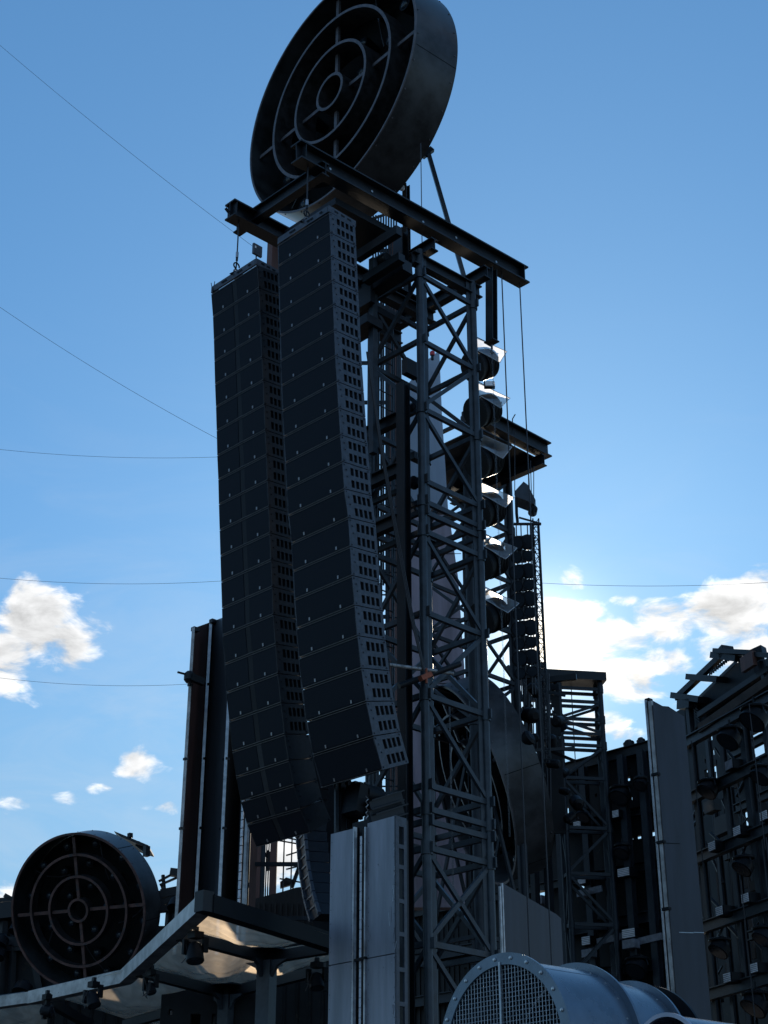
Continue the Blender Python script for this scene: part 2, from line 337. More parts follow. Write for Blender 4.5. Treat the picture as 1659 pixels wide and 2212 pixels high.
# ============================================================ TRUSS TOWER builder
def truss_tower(name, label, o, e1, e2, L1, L2, zs, diag, rc, rb, m, ztop, group=None, zbot=0.12, web=True):
    base = Vector((o.x, o.y, zbot)) + e1*L1/2 + e2*L2/2
    t = thing(name, label, 'truss tower', base, group)
    cs = [Vector((o.x, o.y, 0)), Vector((o.x, o.y, 0)) + e1*L1, Vector((o.x, o.y, 0)) + e1*L1 + e2*L2, Vector((o.x, o.y, 0)) + e2*L2]
    for c in cs:
        mb = MB().tube(c + Z*zbot, c + Z*ztop, rc, 14)
        for z in zs[::2]: mb.tube(c + Z*(z-0.09), c + Z*(z+0.09), rc*1.3, 12)
        mb.build('column', m, t)
        if web:
            k = cs.index(c); inn = ((cs[(k+1) % 4] - c).normalized() if k % 2 == 0 else (cs[(k+3) % 4] - c).normalized())
            MB().beam(c + inn*(rc+0.045) + Z*zbot, c + inn*(rc+0.045) + Z*(ztop-0.05), 0.014, 0.085, up=inn).build('flange', m, t)
    faces = [(0, 1), (0, 3), (1, 2), (3, 2)]
    for (i, j) in faces:
        for k, z in enumerate(zs):
            MB().beam(cs[i] + Z*z, cs[j] + Z*z, rb, rb*1.25).build('crossbar', m, t)
        for k, dg in enumerate(diag):
            z1, z0 = zs[k], zs[k+1]
            for ch in dg:
                if ch == '\\': p, q = cs[i] + Z*(z1-0.03), cs[j] + Z*(z0+0.03)
                else: p, q = cs[j] + Z*(z1-0.03), cs[i] + Z*(z0+0.03)
                if (i, j) in ((0, 3), (1, 2)): pass
                MB().beam(p, q, rb*0.8, rb).build('brace', m, t)
    return t, cs

# main PA tower
b0, b1, a0, a1 = 13.93, 15.02, 14.58, 15.82
vs_n = [593, 735, 882, 1037, 1082, 1104, 1147, 1322, 1500, 1695, 1746, 1773, 1831, 2038, 2260]
us_n = [908, 909, 910, 912, 912, 912, 913, 914, 916, 918, 918, 919, 920, 923, 925]
zs = [PB(u, v, b0).z for u, v in zip(us_n, vs_n)] + [2.1]
diag = ['\\', '/', '\\', '', '', '', '\\', '/', '\\', '', '', '', '\\/', '\\', '/']
tower, tc_ = truss_tower('truss_tower', 'tall grey truss tower right behind the hanging speaker arrays, carrying the long top beam', W(a0, b0, 0), A, B, a1-a0, b1-b0, zs, diag, 0.062, 0.062, m_truss, 16.22, web=True)
# top frame of the tower
for bb in (b0+0.02, b1-0.02): MB().ibeam(W(a0-0.15, bb, 16.02), W(a1+0.2, bb, 16.10), 0.14, 0.22).build('top_girder', m_beam, tower)
for aa, z in ((14.72, 16.28), (15.98, 16.37)): MB().ibeam(W(aa, 13.72, z+0.03), W(aa, 16.3, z-0.02), 0.15, 0.22).build('top_girder', m_beam, tower)
MB().ibeam(W(a0-0.1, 15.75, 15.9), W(a1+0.15, 15.75, 16.0), 0.14, 0.22).build('top_girder', m_beam, tower)
MB().beam(W(14.35, 15.1, 15.65), W(15.2, 15.1, 15.65), 0.25, 0.12).build('service_platform', m_black, tower)
MB().beam(W(14.1, 14.5, 15.45), W(14.1, 16.2, 15.40), 0.10, 0.34).build('side_girder', m_beam, tower)
MB().beam(W(14.15, 14.5, 14.95), W(14.15, 16.2, 14.90), 0.34, 0.16).build('side_girder', m_beam, tower)

# ---- long cantilever beam with hoist cable of the near array
bt = thing('cantilever_beam', 'long dark I-beam lying across the tower top and reaching over the near speaker array', 'steel beam', W(14.6, 13.93, 16.6))
e0, e1_ = W(11.93, 13.93, 16.68), W(17.18, 13.93, 16.98)
MB().ibeam(e0, e1_, 0.24, 0.33, 0.028, 0.018).build('girder', m_beam, bt)
for t_ in (0.02, 0.98): p = lerp(e0, e1_, t_); MB().beam(p - A*0.008, p + A*0.008, 0.22, 0.27).build('stiffener', m_beam, bt)
for t_ in (0.13, 0.30, 0.52, 0.67, 0.86):
    p = lerp(e0, e1_, t_) - B*0.012 - Z*random.uniform(-.04, .05); MB().disk(p, -B, 0.022, 0.008, 10).build('bolt', m_bolt, bt)
# second beam + cross beams
b2 = thing('cantilever_beam', 'shorter dark I-beam end sticking out over the far speaker array at the left', 'steel beam', W(14, 15.5, 16.4))
f0, f1 = W(11.95, 15.5, 16.47), W(16.4, 15.5, 16.62)
MB().ibeam(f0, f1, 0.24, 0.30, 0.028, 0.018).build('girder', m_beam, b2)
MB().beam(lerp(f0, f1, .012) - A*0.008, lerp(f0, f1, .012) + A*0.008, 0.22, 0.24).build('stiffener', m_beam, b2)
MB().beam(f0 + B*0.02 - Z*.05, f0 + B*0.02 - A*0.07 + Z*.0, 0.02, 0.05).build('lug', m_beam, b2)
xb = MB().ibeam(W(12.42, 13.80, 16.56+0.35*0), W(12.42, 15.9, 16.56), 0.14, 0.24)
tag(xb.build('cross_beam', m_beam), 'dark cross beam linking the two cantilever beams in front of the ring drum', 'steel beam')
xb = MB().ibeam(W(11.86, 13.7, 16.95), W(12.0, 14.06, 16.95), 0.1, 0.05)
# dropping I-beam at right end
hp = PB(1062, 600, 13.93); hq = PB(1062, 738, 13.93)
dp = thing('drop_post', 'short vertical steel post hanging below the right end of the long top beam', 'steel post', hq)
MB().ibeam(Vector((hp.x, hp.y, 16.72)), hq, 0.15, 0.13, 0.016, 0.012, up=A).build('post', m_beam, dp)
MB().beam(hq - Z*0.0, hq - Z*0.02, 0.2, 0.16, up=A).build('foot_plate', m_beam, dp)
def chain(mb, p, L, r=0.006, pitch=0.04):
    n = int(L / pitch)
    for i in range(n):
        x = A if i % 2 else B; c = p - Z*(i*pitch)
        mb.tube(c + x*0.010, c + x*0.010 - Z*pitch*0.9, r, 5); mb.tube(c - x*0.010, c - x*0.010 - Z*pitch*0.9, r, 5)
    return mb
def hook(mb, p, r=0.05):
    mb.tube(p + Z*0.09, p + Z*0.02, 0.018, 8)
    pts = [p + A*(r*math.cos(t)) - Z*(0.02 + r*(1+math.sin(t)))for t in [R(x) for x in range(100, 400, 30)]]
    return mb.path([p] + pts, 0.012, 8)
hc = thing('hoist_chain', 'long hoist chain with hook hanging from the drop post right of the tower', 'chain', hq - Z*1)
chain(MB(), hq - Z*0.05, 8.2, 0.003, 0.05).build('chain', m_chain, hc)
hook(MB(), hq - Z*0.16, .03).build('hook', m_chain, hc)
for u, lab in ((1084, 'thin vertical wire rope hanging from the top beam just right of the drop post'), (1122, 'thin vertical wire rope hanging from the outermost right end of the top beam')):
    p = PB(u, 600, 13.93); tag(MB().tube(Vector((p.x, p.y, 16.8)), Vector((p.x, p.y, 4.0)), 0.011, 6).build('wire_rope', m_cable), lab, 'wire rope', 'hoist ropes')
p = PB(911, 470, 14.6); tag(MB().tube(p + Z*1.6, p - Z*3.0, 0.008, 6).build('wire_rope', m_cable), 'thin wire rope running up from the tower top towards the ring drum', 'wire rope')

# ============================================================ LINE ARRAYS
def poly_az(pts, b):      # list of (u,v) -> list of (a,z)
    r = []
    for u, v in pts:
        p = PB(u, v, b); r.append((p.dot(A), p.z))
    return r
def line_array(label, pts, bn, bf, depth, split, plate_dark, nholes, smooth_last, fr_h, badge_y=0.12):
    az = poly_az(pts, bn)
    top = W(az[0][0] + depth/2, (bn + bf)/2, az[0][1])
    t = thing('line_array', label, 'speaker array', top)
    n = len(az) - 1
    dirs = [Vector((az[i+1][0]-az[i][0], az[i+1][1]-az[i][1])).normalized() for i in range(n)]
    nor = []
    for i in range(n+1):
        d = dirs[0] if i == 0 else (dirs[-1] if i == n else (dirs[i-1] + dirs[i]).normalized())
        nor.append(Vector((-d.y, d.x)))
    def pt(az_, b): return W(az_[0], b, az_[1])
    for i in range(n):
        E0 = Vector(az[i]); E1 = Vector(az[i+1]); d = dirs[i]; gap = 0.006
        P0 = E0 + d*gap; P1 = E1 - d*gap; K0 = E0 + nor[i]*depth + d*gap*1.0; K1 = E1 + nor[i+1]*depth - d*gap
        nn = Vector((-d.y, d.x)); h = (E1-E0).length
        # body, set back 12 mm behind grille and 26 mm inside side plates
        q0 = P0 + nn*0.014; q1 = P1 + nn*0.014
        body = MB().hexa([pt(q0, bn+0.028), pt(q0, bf-0.02), pt(q1, bf-0.02), pt(q1, bn+0.028), pt(K0, bn+0.028), pt(K0, bf-0.02), pt(K1, bf-0.02), pt(K1, bn+0.028)])
        cab = body.build('cabinet', m_black, t)
        gm = MB()
        spans = [(bn+0.01, bf-0.004)] if not split else [(bn+0.01, (bn+bf)/2-0.055), ((bn+bf)/2+0.055, bf-0.004)]
        for (s0, s1) in spans:
            g0 = P0 + d*0.022; g1 = P1 - d*0.022
            MB().hexa([pt(g0, s0), pt(g0, s1), pt(g1, s1), pt(g1, s0), pt(g0+nn*0.012, s0), pt(g0+nn*0.012, s1), pt(g1+nn*0.012, s1), pt(g1+nn*0.012, s0)]).build('grille', m_grille, cab)
        lm = MB()
        for e in (P0 + d*0.006, P1 - d*0.010):
            f0_ = e - nn*0.004; f1_ = f0_ + d*0.008
            lm.hexa([pt(f0_, bn+0.006), pt(f0_, bf-0.002), pt(f1_, bf-0.002), pt(f1_, bn+0.006), pt(f0_+nn*.014, bn+0.006), pt(f0_+nn*.014, bf-0.002), pt(f1_+nn*.014, bf-0.002), pt(f1_+nn*.014, bn+0.006)])
        lm.build('edge_strip', m_lip, cab)
        if split:
            c0 = (bn+bf)/2; last = i >= n-4
            MB().hexa([pt(P0+nn*.004, c0-.048), pt(P0+nn*.004, c0+.048), pt(P1+nn*.004, c0+.048), pt(P1+nn*.004, c0-.048), pt(P0+nn*.012, c0-.048), pt(P0+nn*.012, c0+.048), pt(P1+nn*.012, c0+.048), pt(P1+nn*.012, c0-.048)]).build('centre_strip', m_black if not last else m_side2, cab)
        for fr in (0.235, 0.765):
            bb = bn + (bf-bn)*(1-fr); c = P1 - d*(0.022+0.03) - nn*0.006
            k = [c - d*0.022, c + d*0.022]
            MB().hexa([pt(k[0], bb-.012), pt(k[0], bb+.012), pt(k[1], bb+.012), pt(k[1], bb-.012), pt(k[0]+nn*.008, bb-.012), pt(k[0]+nn*.008, bb+.012), pt(k[1]+nn*.008, bb+.012), pt(k[1]+nn*.008, bb-.012)]).build('badge', m_badge, cab)
        # side plates on both ends, slightly narrower than the cabinet pitch so they read as separate plates
        for side in (0, 1):
            bs = bn if side == 0 else bf - 0.02
            def fn(s_, t_, P0=P0, P1=P1, K0=K0, K1=K1, bs=bs):
                a_ = P0.lerp(P1, t_); b_ = K0.lerp(K1, t_); return pt(a_.lerp(b_, s_), bs)
            hs = []
            if side == 0 and i < n - smooth_last:
                for (t0, t1) in ((0.13, 0.42), (0.60, 0.89)):
                    xs = [0.27 + k*0.172 for k in range(4)] if nholes == 4 else [0.30 + k*0.215 for k in range(3)]
                    for x in xs: hs.append((x, t0, x+0.118, t1))
            sm = MB().plate(fn, [0.0, 1.0], [0.0, 1.0], hs, B*0.02)
            if side == 0:
                for (s_, t_) in ((0.06, 0.06), (0.94, 0.06), (0.07, 0.93), (0.93, 0.93), (0.14, 0.5), (0.12, 0.25)):
                    sm.disk(fn(s_, t_), -B, 0.012, 0.012, 8)
            sm.build('side_plate', plate_dark, cab)
        # folded inner box visible through the holes (amplifier chassis)
    # flying frame
    fz = az[0][1] + 0.012; fa = az[0][0]
    fr_ = MB()
    for bb in (bn+0.02, bf-0.02): fr_.beam(W(fa-0.01, bb, fz+fr_h/2), W(fa+depth+0.02, bb, fz+fr_h/2), 0.03, fr_h)
    for aa in (fa, fa+depth): fr_.beam(W(aa, bn+0.036, fz+fr_h/2), W(aa, bf-0.036, fz+fr_h/2), 0.03, fr_h)
    cm = (bn+bf)/2
    fr_.beam(W(fa+0.016, cm, fz+fr_h/2+.03), W(fa+depth-0.016, cm, fz+fr_h/2+.03), 0.08, fr_h)
    fr_.build('flying_frame', m_side, t)
    sl_ = MB()
    for k in (0.2, 0.45, 0.7): sl_.beam(W(fa+depth*k, bn+0.004, fz+fr_h*.55), W(fa+depth*(k+.14), bn+0.004, fz+fr_h*.55), 0.006, 0.03)
    for k in (0.12, 0.3, 0.36, 0.64, .7): sl_.beam(W(fa-0.026, bn+(bf-bn)*k, fz+fr_h*.5), W(fa-0.026, bn+(bf-bn)*(k+.05), fz+fr_h*.5), 0.006, 0.025)
    sl_.build('frame_slot', m_black, t)
    return t, fa, fz
near_pts = [(712,458),(714,503),(716,554),(718,606),(720.5,658),(722.5,713),(725,768),(728.5,824),(732,881),(736,939),(740,997),(744.5,1056),(753,1118),(757,1180),(761,1243),(767,1307),(773,1373),(781,1443),(791.6,1515),(806.8,1590),(827,1664)]
far_pts = [(555,572),(559.4,622),(562,672.7),(564,720),(566,771),(568.7,821),(571,873.5),(573,928.6),(576,982),(578,1037),(580.5,1094),(583,1151),(585.5,1209),(588,1267),(590,1327),(595.5,1391),(600,1454.6),(607.5,1518),(615,1585.6),(624,1642),(635,1696.5),(649,1747.5),(671,1800)]
la1, fa1, fz1 = line_array('near black line array with light grey perforated side plates, hanging under the long beam', near_pts, 13.36, 14.50, 0.51, False, m_side, 4, 0, 0.11)
la2, fa2, fz2 = line_array('left line array whose cabinet fronts are divided by a vertical strip, aerial on top', far_pts, 14.93, 16.02, 0.44, True, m_side2, 4, 4, 0.11)

def shackle_rig(label, p, z1):
    t = thing('hoist_rope', label, 'wire rope', p)
    MB().tube(p + Z*0.34, Vector((p.x, p.y, z1)), 0.011, 8).build('rope', m_cable, t)
    MB().tube(p + Z*0.28, p + Z*0.38, 0.022, 8).build('ferrule', m_alu, t)
    hook(MB(), p + Z*0.20, 0.055).build('hook', m_beam, t)
    mb = MB().ring(p + Z*0.01 - B*0.008, B, 0.055, 0.035, 0.016, 20); mb.build('shackle', m_chain, t)
    MB().hexa([p + A*x_ + B*y_ + Z*z_ for (x_, y_, z_) in ((-.12,-.02,-.07),(.12,-.02,-.07),(.12,.02,-.07),(-.12,.02,-.07),(-.03,-.015,.02),(.03,-.015,.02),(.03,.015,.02),(-.03,.015,.02))]).build('lifting_plate', m_beam, t)
    return t
shackle_rig('steel rope, shackle and hook holding up the near speaker array from the long beam', W(fa1+0.06, 13.93, fz1+0.17), 16.55)
shackle_rig('steel rope, shackle and hook holding up the far speaker array from the short beam', W(fa2+0.06, 15.5, fz2+0.16), 16.35)

ab_ = thing('antenna_box', 'small grey box aerial standing on top of the far speaker array', 'antenna', PB(555, 560, 15.05))
p = PB(554, 540, 15.05)
MB().beam(p - A*0.07 - Z*.0, p + A*0.10 - Z*.0, 0.035, 0.19).build('housing', m_side, ab_)
MB().tube(p - Z*0.09, p - Z*0.26, 0.01, 6).build('stem', m_beam, ab_)
MB().beam(p - A*0.05 - B*0.0195 + Z*0.03, p - A*0.02 - B*0.0195 + Z*0.03, 0.002, 0.04).build('sticker', m_white, ab_)
vt = thing('aerial_whisker', 'tiny v-shaped wire aerial at the left top corner of the far speaker array', 'antenna', PB(460, 632, 15.95))
p = PB(460, 632, 15.95)
MB().tube(p, PB(456, 611, 15.95), 0.006, 5).build('rod', m_black, vt); MB().tube(p, PB(464, 608, 15.95), 0.006, 5).build('rod', m_black, vt)

# side PA hang seen end-on lower down
def small_array():
    t = thing('line_array', 'curved slim line array low down between the big arrays and the scuffed centre panel', 'speaker array', PY(655, 1790, 24))
    wd = dirv(-15); nd = dirv(75)
    Lp = [(652,1700),(650,1722),(648,1745),(646,1768),(645,1790),(645,1812),(647,1834),(649,1856),(651,1878),(654,1900),(658,1922),(662,1944),(668,1966),(675,1990)]
    e = [PN(u, v, nd, PY(655, 1800, 24)) for u, v in Lp]
    for i in range(len(e)-1):
        p0, p1 = e[i], e[i+1]; d = (p1-p0).normalized(); s = wd*(-0.02)
        dep = nd*0.34
        near0, near1 = p0 - wd*0.55, p1 - wd*0.55
        g_ = d*0.006
        cab = MB().hexa([p0+g_, near0+g_, near1-g_, p1-g_, p0+g_+dep, near0+g_+dep, near1-g_+dep*0.95, p1-g_+dep*.95]).build('cabinet', m_side2, t)
        for q0, q1 in ((p0, p1), (near0, near1)):
            MB().beam(q0 - nd*0.02 + g_*2, q1 - nd*0.02 - g_*2, 0.05, 0.05).build('side_rail', m_side, cab)
        MB().beam(p0 - nd*0.008 + d*.02 , near0 - nd*0.008+d*.02, 0.012, 0.03).build('lip', m_lip, cab)
    return t
small_array()

dk = thing('dark_backdrop', 'plain black sheet added as drape between the slim line array and the centre panel', 'backdrop', down_(PY(692, 1990, 25.2)) if False else PY(692, 1990, 25.2))
MB().prism([PY(u, v, 25.2) for u, v in ((668, 1560), (730, 1560), (762, 1700), (762, 1830), (716, 1840), (716, 2140), (690, 2140), (668, 1900))], (0, .06, 0)).build('backdrop_sheet', m_black, dk)  # added dark sheet, fills the gap where bright sky showed through
# ============================================================ RING DRUMS
def drum(label, c, az, tl, r, D, rings, shell_m, ring_m, spoke_az=0.0, lamps=True, t_shell=0.03, seg=120, rdepth=0.42, srec=0.18):
    az_, tl_ = R(az), R(tl)
    n = Vector((math.sin(az_)*math.cos(tl_), math.cos(az_)*math.cos(tl_), math.sin(tl_)))   # towards the audience
    h = Vector((math.cos(az_), -math.sin(az_), 0)); vv = h.cross(n)
    if vv.z < 0: vv = -vv
    if spoke_az: h, vv = h*math.cos(spoke_az) + vv*math.sin(spoke_az), vv*math.cos(spoke_az) - h*math.sin(spoke_az)
    t = thing('ring_drum', label, 'ring lamp drum', c - Z*r)
    sh = MB().ring(c, -n, r, r - t_shell, D, seg); so = sh.build('shell', shell_m, t)
    MB().ring(c + n*0.012, -n, r + 0.010, r - t_shell - 0.006, 0.03, seg).build('rim', ring_m, so)
    for k in range(6):
        sm = MB(); q = R(60*k + 12); rd = h*math.cos(q) + vv*math.sin(q); tn = h*(-math.sin(q)) + vv*math.cos(q)
        sm.hexa([c + rd*(r-.002) + tn*x_ - n*y_ + rd*z_ for z_ in (0, .006) for (x_, y_) in ((-.008,.05),(.008,.05),(.008,D-.01),(-.008,D-.01))])
        sm.build('seam', m_black, so)
    MB().disk(c - n*(D-0.03), -n, r - t_shell - 0.002, 0.02, seg).build('back_plate', m_drumin, t)
    for k, rr in enumerate(rings):
        tk = 0.066*r/2.9*(1.0 if r > 2 else 1.25)
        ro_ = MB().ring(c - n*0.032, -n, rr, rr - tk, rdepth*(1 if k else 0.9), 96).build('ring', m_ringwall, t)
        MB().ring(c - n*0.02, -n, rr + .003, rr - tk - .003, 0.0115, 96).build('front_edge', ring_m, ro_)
    radii = [0] + sorted(rings) + [r - t_shell]
    for j in range(4):
        q = math.pi/2*j; rd = h*math.cos(q) + vv*math.sin(q)
        for k in range(1, len(radii)-1):
            p0 = c + rd*(radii[k] + 0.001) - n*(srec + 0.04); p1 = c + rd*(radii[k+1] - 0.047) - n*(srec + 0.04)
            MB().beam(p0, p1, (0.075 if r > 2 else .10)*r/2.4, 0.055*r/2.4, up=n).build('spoke', ring_m, t)
    for k in range(28):
        q = 2*math.pi*(k+.5)/28; rd = h*math.cos(q) + vv*math.sin(q)
        bb_ = MB().disk(c + rd*(r+.001) - n*.07, rd, .018*r/2.9, .012, 8); bb_.disk(c + rd*(r+.001) - n*(D-.08), rd, .018*r/2.9, .012, 8); bb_.build('rim_bolt', m_ring, so)
    wr_ = MB()
    for k in range(5):
        q = R(37 + 71*k); q2 = q + R(28); p0 = c + (h*math.cos(q) + vv*math.sin(q))*(r*.93) - n*(D*.55); p1 = c + (h*math.cos(q2) + vv*math.sin(q2))*(r*.5) - n*(D*.62)
        wr_.path([p0, p0.lerp(p1, .35) - Z*.06*r, p0.lerp(p1, .7) - Z*.05*r, p1], .008*r, 6)
    wr_.build('cable_run', m_cable, t)
    if lamps:
        mids = [(radii[k] + radii[k+1])/2 for k in range(1, len(radii)-1)]
        for k, (rm, cnt) in enumerate(zip(mids, (5, 9, 12))):
            for i in range(cnt):
                q = 2*math.pi*(i + 0.5)/cnt; p = c + (h*math.cos(q) + vv*math.sin(q))*rm
                rr = 0.058*r
                lo = MB().lathe(p - n*(D-0.05), n, [(0, rr*0.7), (D*0.25, rr), (D*0.36, rr), (D*0.36, rr*.82)], 20).build('spotlight', m_black, t)
                MB().lathe(p - n*(D-0.05-D*0.361), n, [(0, rr*0.8), (0.03, rr*0.62), (0.05, rr*.2)], 16).build('lens', m_lens, lo)
    return t, n, h, vv
c1 = Vector((-1.21, 26, 24.70))
drum('huge dark round drum with concentric rings and cross spokes crowning the tower at the top', c1, -131, 0, 2.85, 1.18, [2.04, 1.235, 0.455], m_drum, m_ring, spoke_az=0, rdepth=0.55, srec=0.20)
c2 = PY(166.9, 1967.2, 28)
drum('small rust brown round drum with rings and a cross, at the lower left', c2, -158.9, -18.8, 1.373, 0.58, [1.005, 0.617, 0.21], m_drum, m_rust, rdepth=0.20, srec=0.05, t_shell=0.025)
c3 = PY(1012.3, 1694.7, 30)
drum('big dark drum half hidden behind the truss tower, right of its lower columns', c3, -100.7, -21.4, 2.05, 0.8, [1.435, 0.88, 0.30], m_drum_lit, m_ring, rdepth=0.3, srec=0.12)

# mast that carries the top drum
mt = thing('drum_mast', 'red brown twin column mast carrying the huge drum, glimpsed behind the speaker arrays', 'mast', PY(720, 1500, 27.3))
for u in (588, 853):
    p = PY(u, 600, 27.3); MB().beam(Vector((p.x, p.y, 0.12)), Vector((p.x, p.y, 21.9)), 0.17, 0.2).build('column', m_brown, mt)
pl, pr_ = PY(588, 600, 27.3), PY(853, 600, 27.3)
for k in range(22):
    z = 21.4 - k*0.95; MB().beam(Vector((pl.x+.1, 27.3, z)), Vector((pr_.x-.1, 27.3, z)), 0.05, 0.07).build('rung', m_truss_far, mt)
for k in range(5):
    u = 868 + k*0; 
gr = thing('grating_panel', 'grating of narrow vertical bars behind the top of the near speaker array', 'grating', PY(830, 590, 25.5))
for k in range(10):
    p = PY(806 + k*5.6, 530, 25.5); MB().beam(p + Z*0.75, p - Z*(3.2 if k % 2 else 7.5), 0.028, 0.02).build('bar', m_truss_far, gr)
for v in (470, 520, 565, 610): MB().beam(PY(800, v+4, 25.5), PY(866, v-18, 25.5), 0.03, 0.05).build('rail', m_beam, gr)
st = thing('drum_strut', 'slanting steel tube running from the drum edge down to the tower behind the long beam', 'strut', PY(1000, 590, 27))
MB().beam(PY(925, 330, 27), PY(1003, 600, 27), 0.09, 0.09).build('tube', m_truss, st)
MB().beam(PY(912, 338, 27), PY(934, 322, 27), 0.1, 0.12).build('bracket', m_beam, st)
sp = thing('drum_support', 'vertical steel post under the right side of the huge drum with a lamp bracket', 'steel post', PY(877, 600, 26.6))
MB().ibeam(PY(877, 400, 26.6), PY(880, 640, 26.6), 0.12, 0.12, 0.015, 0.012).build('post', m_beam, sp)
MB().disk(PY(868, 408, 26.4), Vector((0, -1, 0)), 0.06, 0.06, 14).build('insulator', m_white, sp)

# upper service girders & hoist box left of tower top
hb = thing('hoist_carrier', 'dark boxed girders and motor under the long beam left of the tower top', 'hoist', W(14.1, 14.4, 15.4))
MB().ibeam(PB(866, 500, 14.3), PB(866, 610, 14.3), 0.20, 0.16, 0.02, 0.014, up=A).build('hanger', m_beam, hb)
MB().beam(PA(772, 556, 13.6), PA(862, 498, 13.6), 0.12, 0.16).build('girder', m_beam, hb)
MB().beam(PA(790, 606, 13.9), PA(868, 556, 13.9), 0.14, 0.14).build('girder', m_beam, hb)
MB().beam(PA(792, 634, 14.2), PA(880, 575, 14.2), 0.22, 0.22).build('girder', m_beam, hb)
MB().beam(PB(806, 560, 14.6), PB(806, 980, 14.6), 0.10, 0.10).build('guide_rail', m_truss, hb)
MB().lathe(PB(838, 556, 14.4), B, [(0, .09), (.03, .11), (.22, .11), (.25, .08)], 18).build('motor', m_beam, hb)
bx = thing('box_girder', 'dark underside plate under the long beam between the near array and the tower', 'steel plate', W(13.2, 13.9, 16.2))
MB().prism([W(12.9, 14.1, 16.33), W(14.2, 14.1, 16.40), W(14.2, 15.3, 16.40), W(12.9, 15.3, 16.33)], (0, 0, 0.12)).build('plate', m_beam, bx)

# chains and cables along the tower
for (u, v0, v1, b_, lab, m_, ck) in ((802, 600, 1700, 14.75, 'fine hoist chain running down between the near array and the tower', m_chain, True), (971, 1520, 1990, 14.2, 'hoist chain inside the lower right face of the tower', m_chain, True)):
    p, q = PB(u, v0, b_), PB(u, v1, b_)
    tag(chain(MB(), p, p.z - q.z, 0.0045, 0.07).build('hoist_chain', m_), lab, 'chain')
cb = MB()
for k in range(3):
    pts = [PB(792 + k*2, 760, 13.8 + k*.02), PB(820 + k*2, 960, 13.8), PB(858 + k*3, 1180, 13.8), PB(886 + k*3, 1330, 13.75), PB(916 + k, 1452, 13.72)]
    cb.path(pts, 0.011, 6)
tag(cb.build('cable_bundle', m_cable), 'bundle of black cables slanting from the near array down to the scaffold clamp', 'cable')

# I column in front of left face
ic = thing('steel_column', 'dark slim steel column standing in front of the left face of the truss tower', 'steel column', W(14.4, 14.30, 0.12))
pc = PB(872, 1100, 14.15); top = PB(872, 830, 14.15)
MB().ibeam(Vector((pc.x, pc.y, 0.12)), Vector((pc.x, pc.y, top.z)), 0.16, 0.14, 0.016, 0.012, up=A).build('post', m_beam, ic)
for v in (900, 1010, 1120): 
    p = PB(868, v, 14.15); MB().ibeam(p + B*1.2, p + B*0.1, 0.12, 0.2, 0.016, 0.012).build('bracket', m_beam, ic)
MB().lathe(PB(888, 880, 14.1), A, [(0, .05), (.02, .08), (.1, .08), (.12, .05)], 12).build('clamp', m_black, ic)
MB().lathe(PB(888, 1040, 14.1), A, [(0, .05), (.02, .1), (.1, .1), (.12, .05)], 12).build('clamp', m_black, ic)

# scaffold tubes clamped to tower
s1 = thing('scaffold_tube', 'weathered pale scaffold tube poking out sideways across the tower front', 'scaffold tube', PB(905, 1445, 13.76))
MB().tube(PB(840, 1436, 13.76), PB(978, 1455, 13.76), 0.027, 12).build('tube', mat('pale_weathered_tube', (0.26, 0.26, 0.26), 0.5, 0.4, 0.5, 20), s1)
s2 = thing('scaffold_tube', 'thick dark scaffold tube held to the tower by an orange clamp, pointing up right', 'scaffold tube', PB(930, 1455, 13.70))
MB().tube(PB(862, 1482, 14.0), PB(994, 1434, 13.62), 0.042, 14).build('tube', m_beam, s2)
MB().beam(PB(908, 1466, 13.70), PB(930, 1457, 13.66), 0.09, 0.07).build('clamp', m_orange, s2)
MB().tube(PB(921, 1444, 13.66), PB(921, 1476, 13.66), 0.018, 8).build('bolt', m_orange, s2)

# cable looms, ladder and couplers fixed to the tower
random.seed(3)
for k, (a_, b_) in enumerate(((a0+.06, b1-.05), (a1-.08, b1-.06), (a0+.10, b0+.10))):
    cbm = MB()
    for j in range(4):
        x_ = a_ + random.uniform(-.03, .03); y_ = b_ + random.uniform(-.03, .03); pts = []
        z_ = 2.0
        while z_ < 15.6: pts.append(W(x_ + random.uniform(-.012, .012), y_ + random.uniform(-.012, .012), z_)); z_ += .55
        cbm.path(pts, random.choice((.006, .009, .012)), 6)
    cbm.build('cable_loom', m_cable, tower)
ldm = MB()
for x_ in (14.86, 15.18): ldm.tube(W(x_, b1+.12, 2), W(x_, b1+.12, 15.8), .018, 8)
z_ = 2.1
while z_ < 15.7: ldm.tube(W(14.86, b1+.12, z_), W(15.18, b1+.12, z_), .011, 6); z_ += .29
ldm.build('ladder', m_truss, tower)
for z_ in [q_ for q_ in zs if q_ > 3]:
    for c_ in tc_[:2]:
        MB().beam(Vector((c_.x, c_.y, z_-.07)) - B*.045, Vector((c_.x, c_.y, z_+.07)) - B*.045, .16, .03, up=A).build('gusset', m_truss, tower)
for k in range(5):
    z_ = random.uniform(5, 15); a_ = random.uniform(14.7, 15.7)
    MB().beam(W(a_, b1-.15, z_), W(a_+random.uniform(.15, .3), b1-.15, z_), .12, random.uniform(.1, .3)).build('junction_box', m_beam, tower)
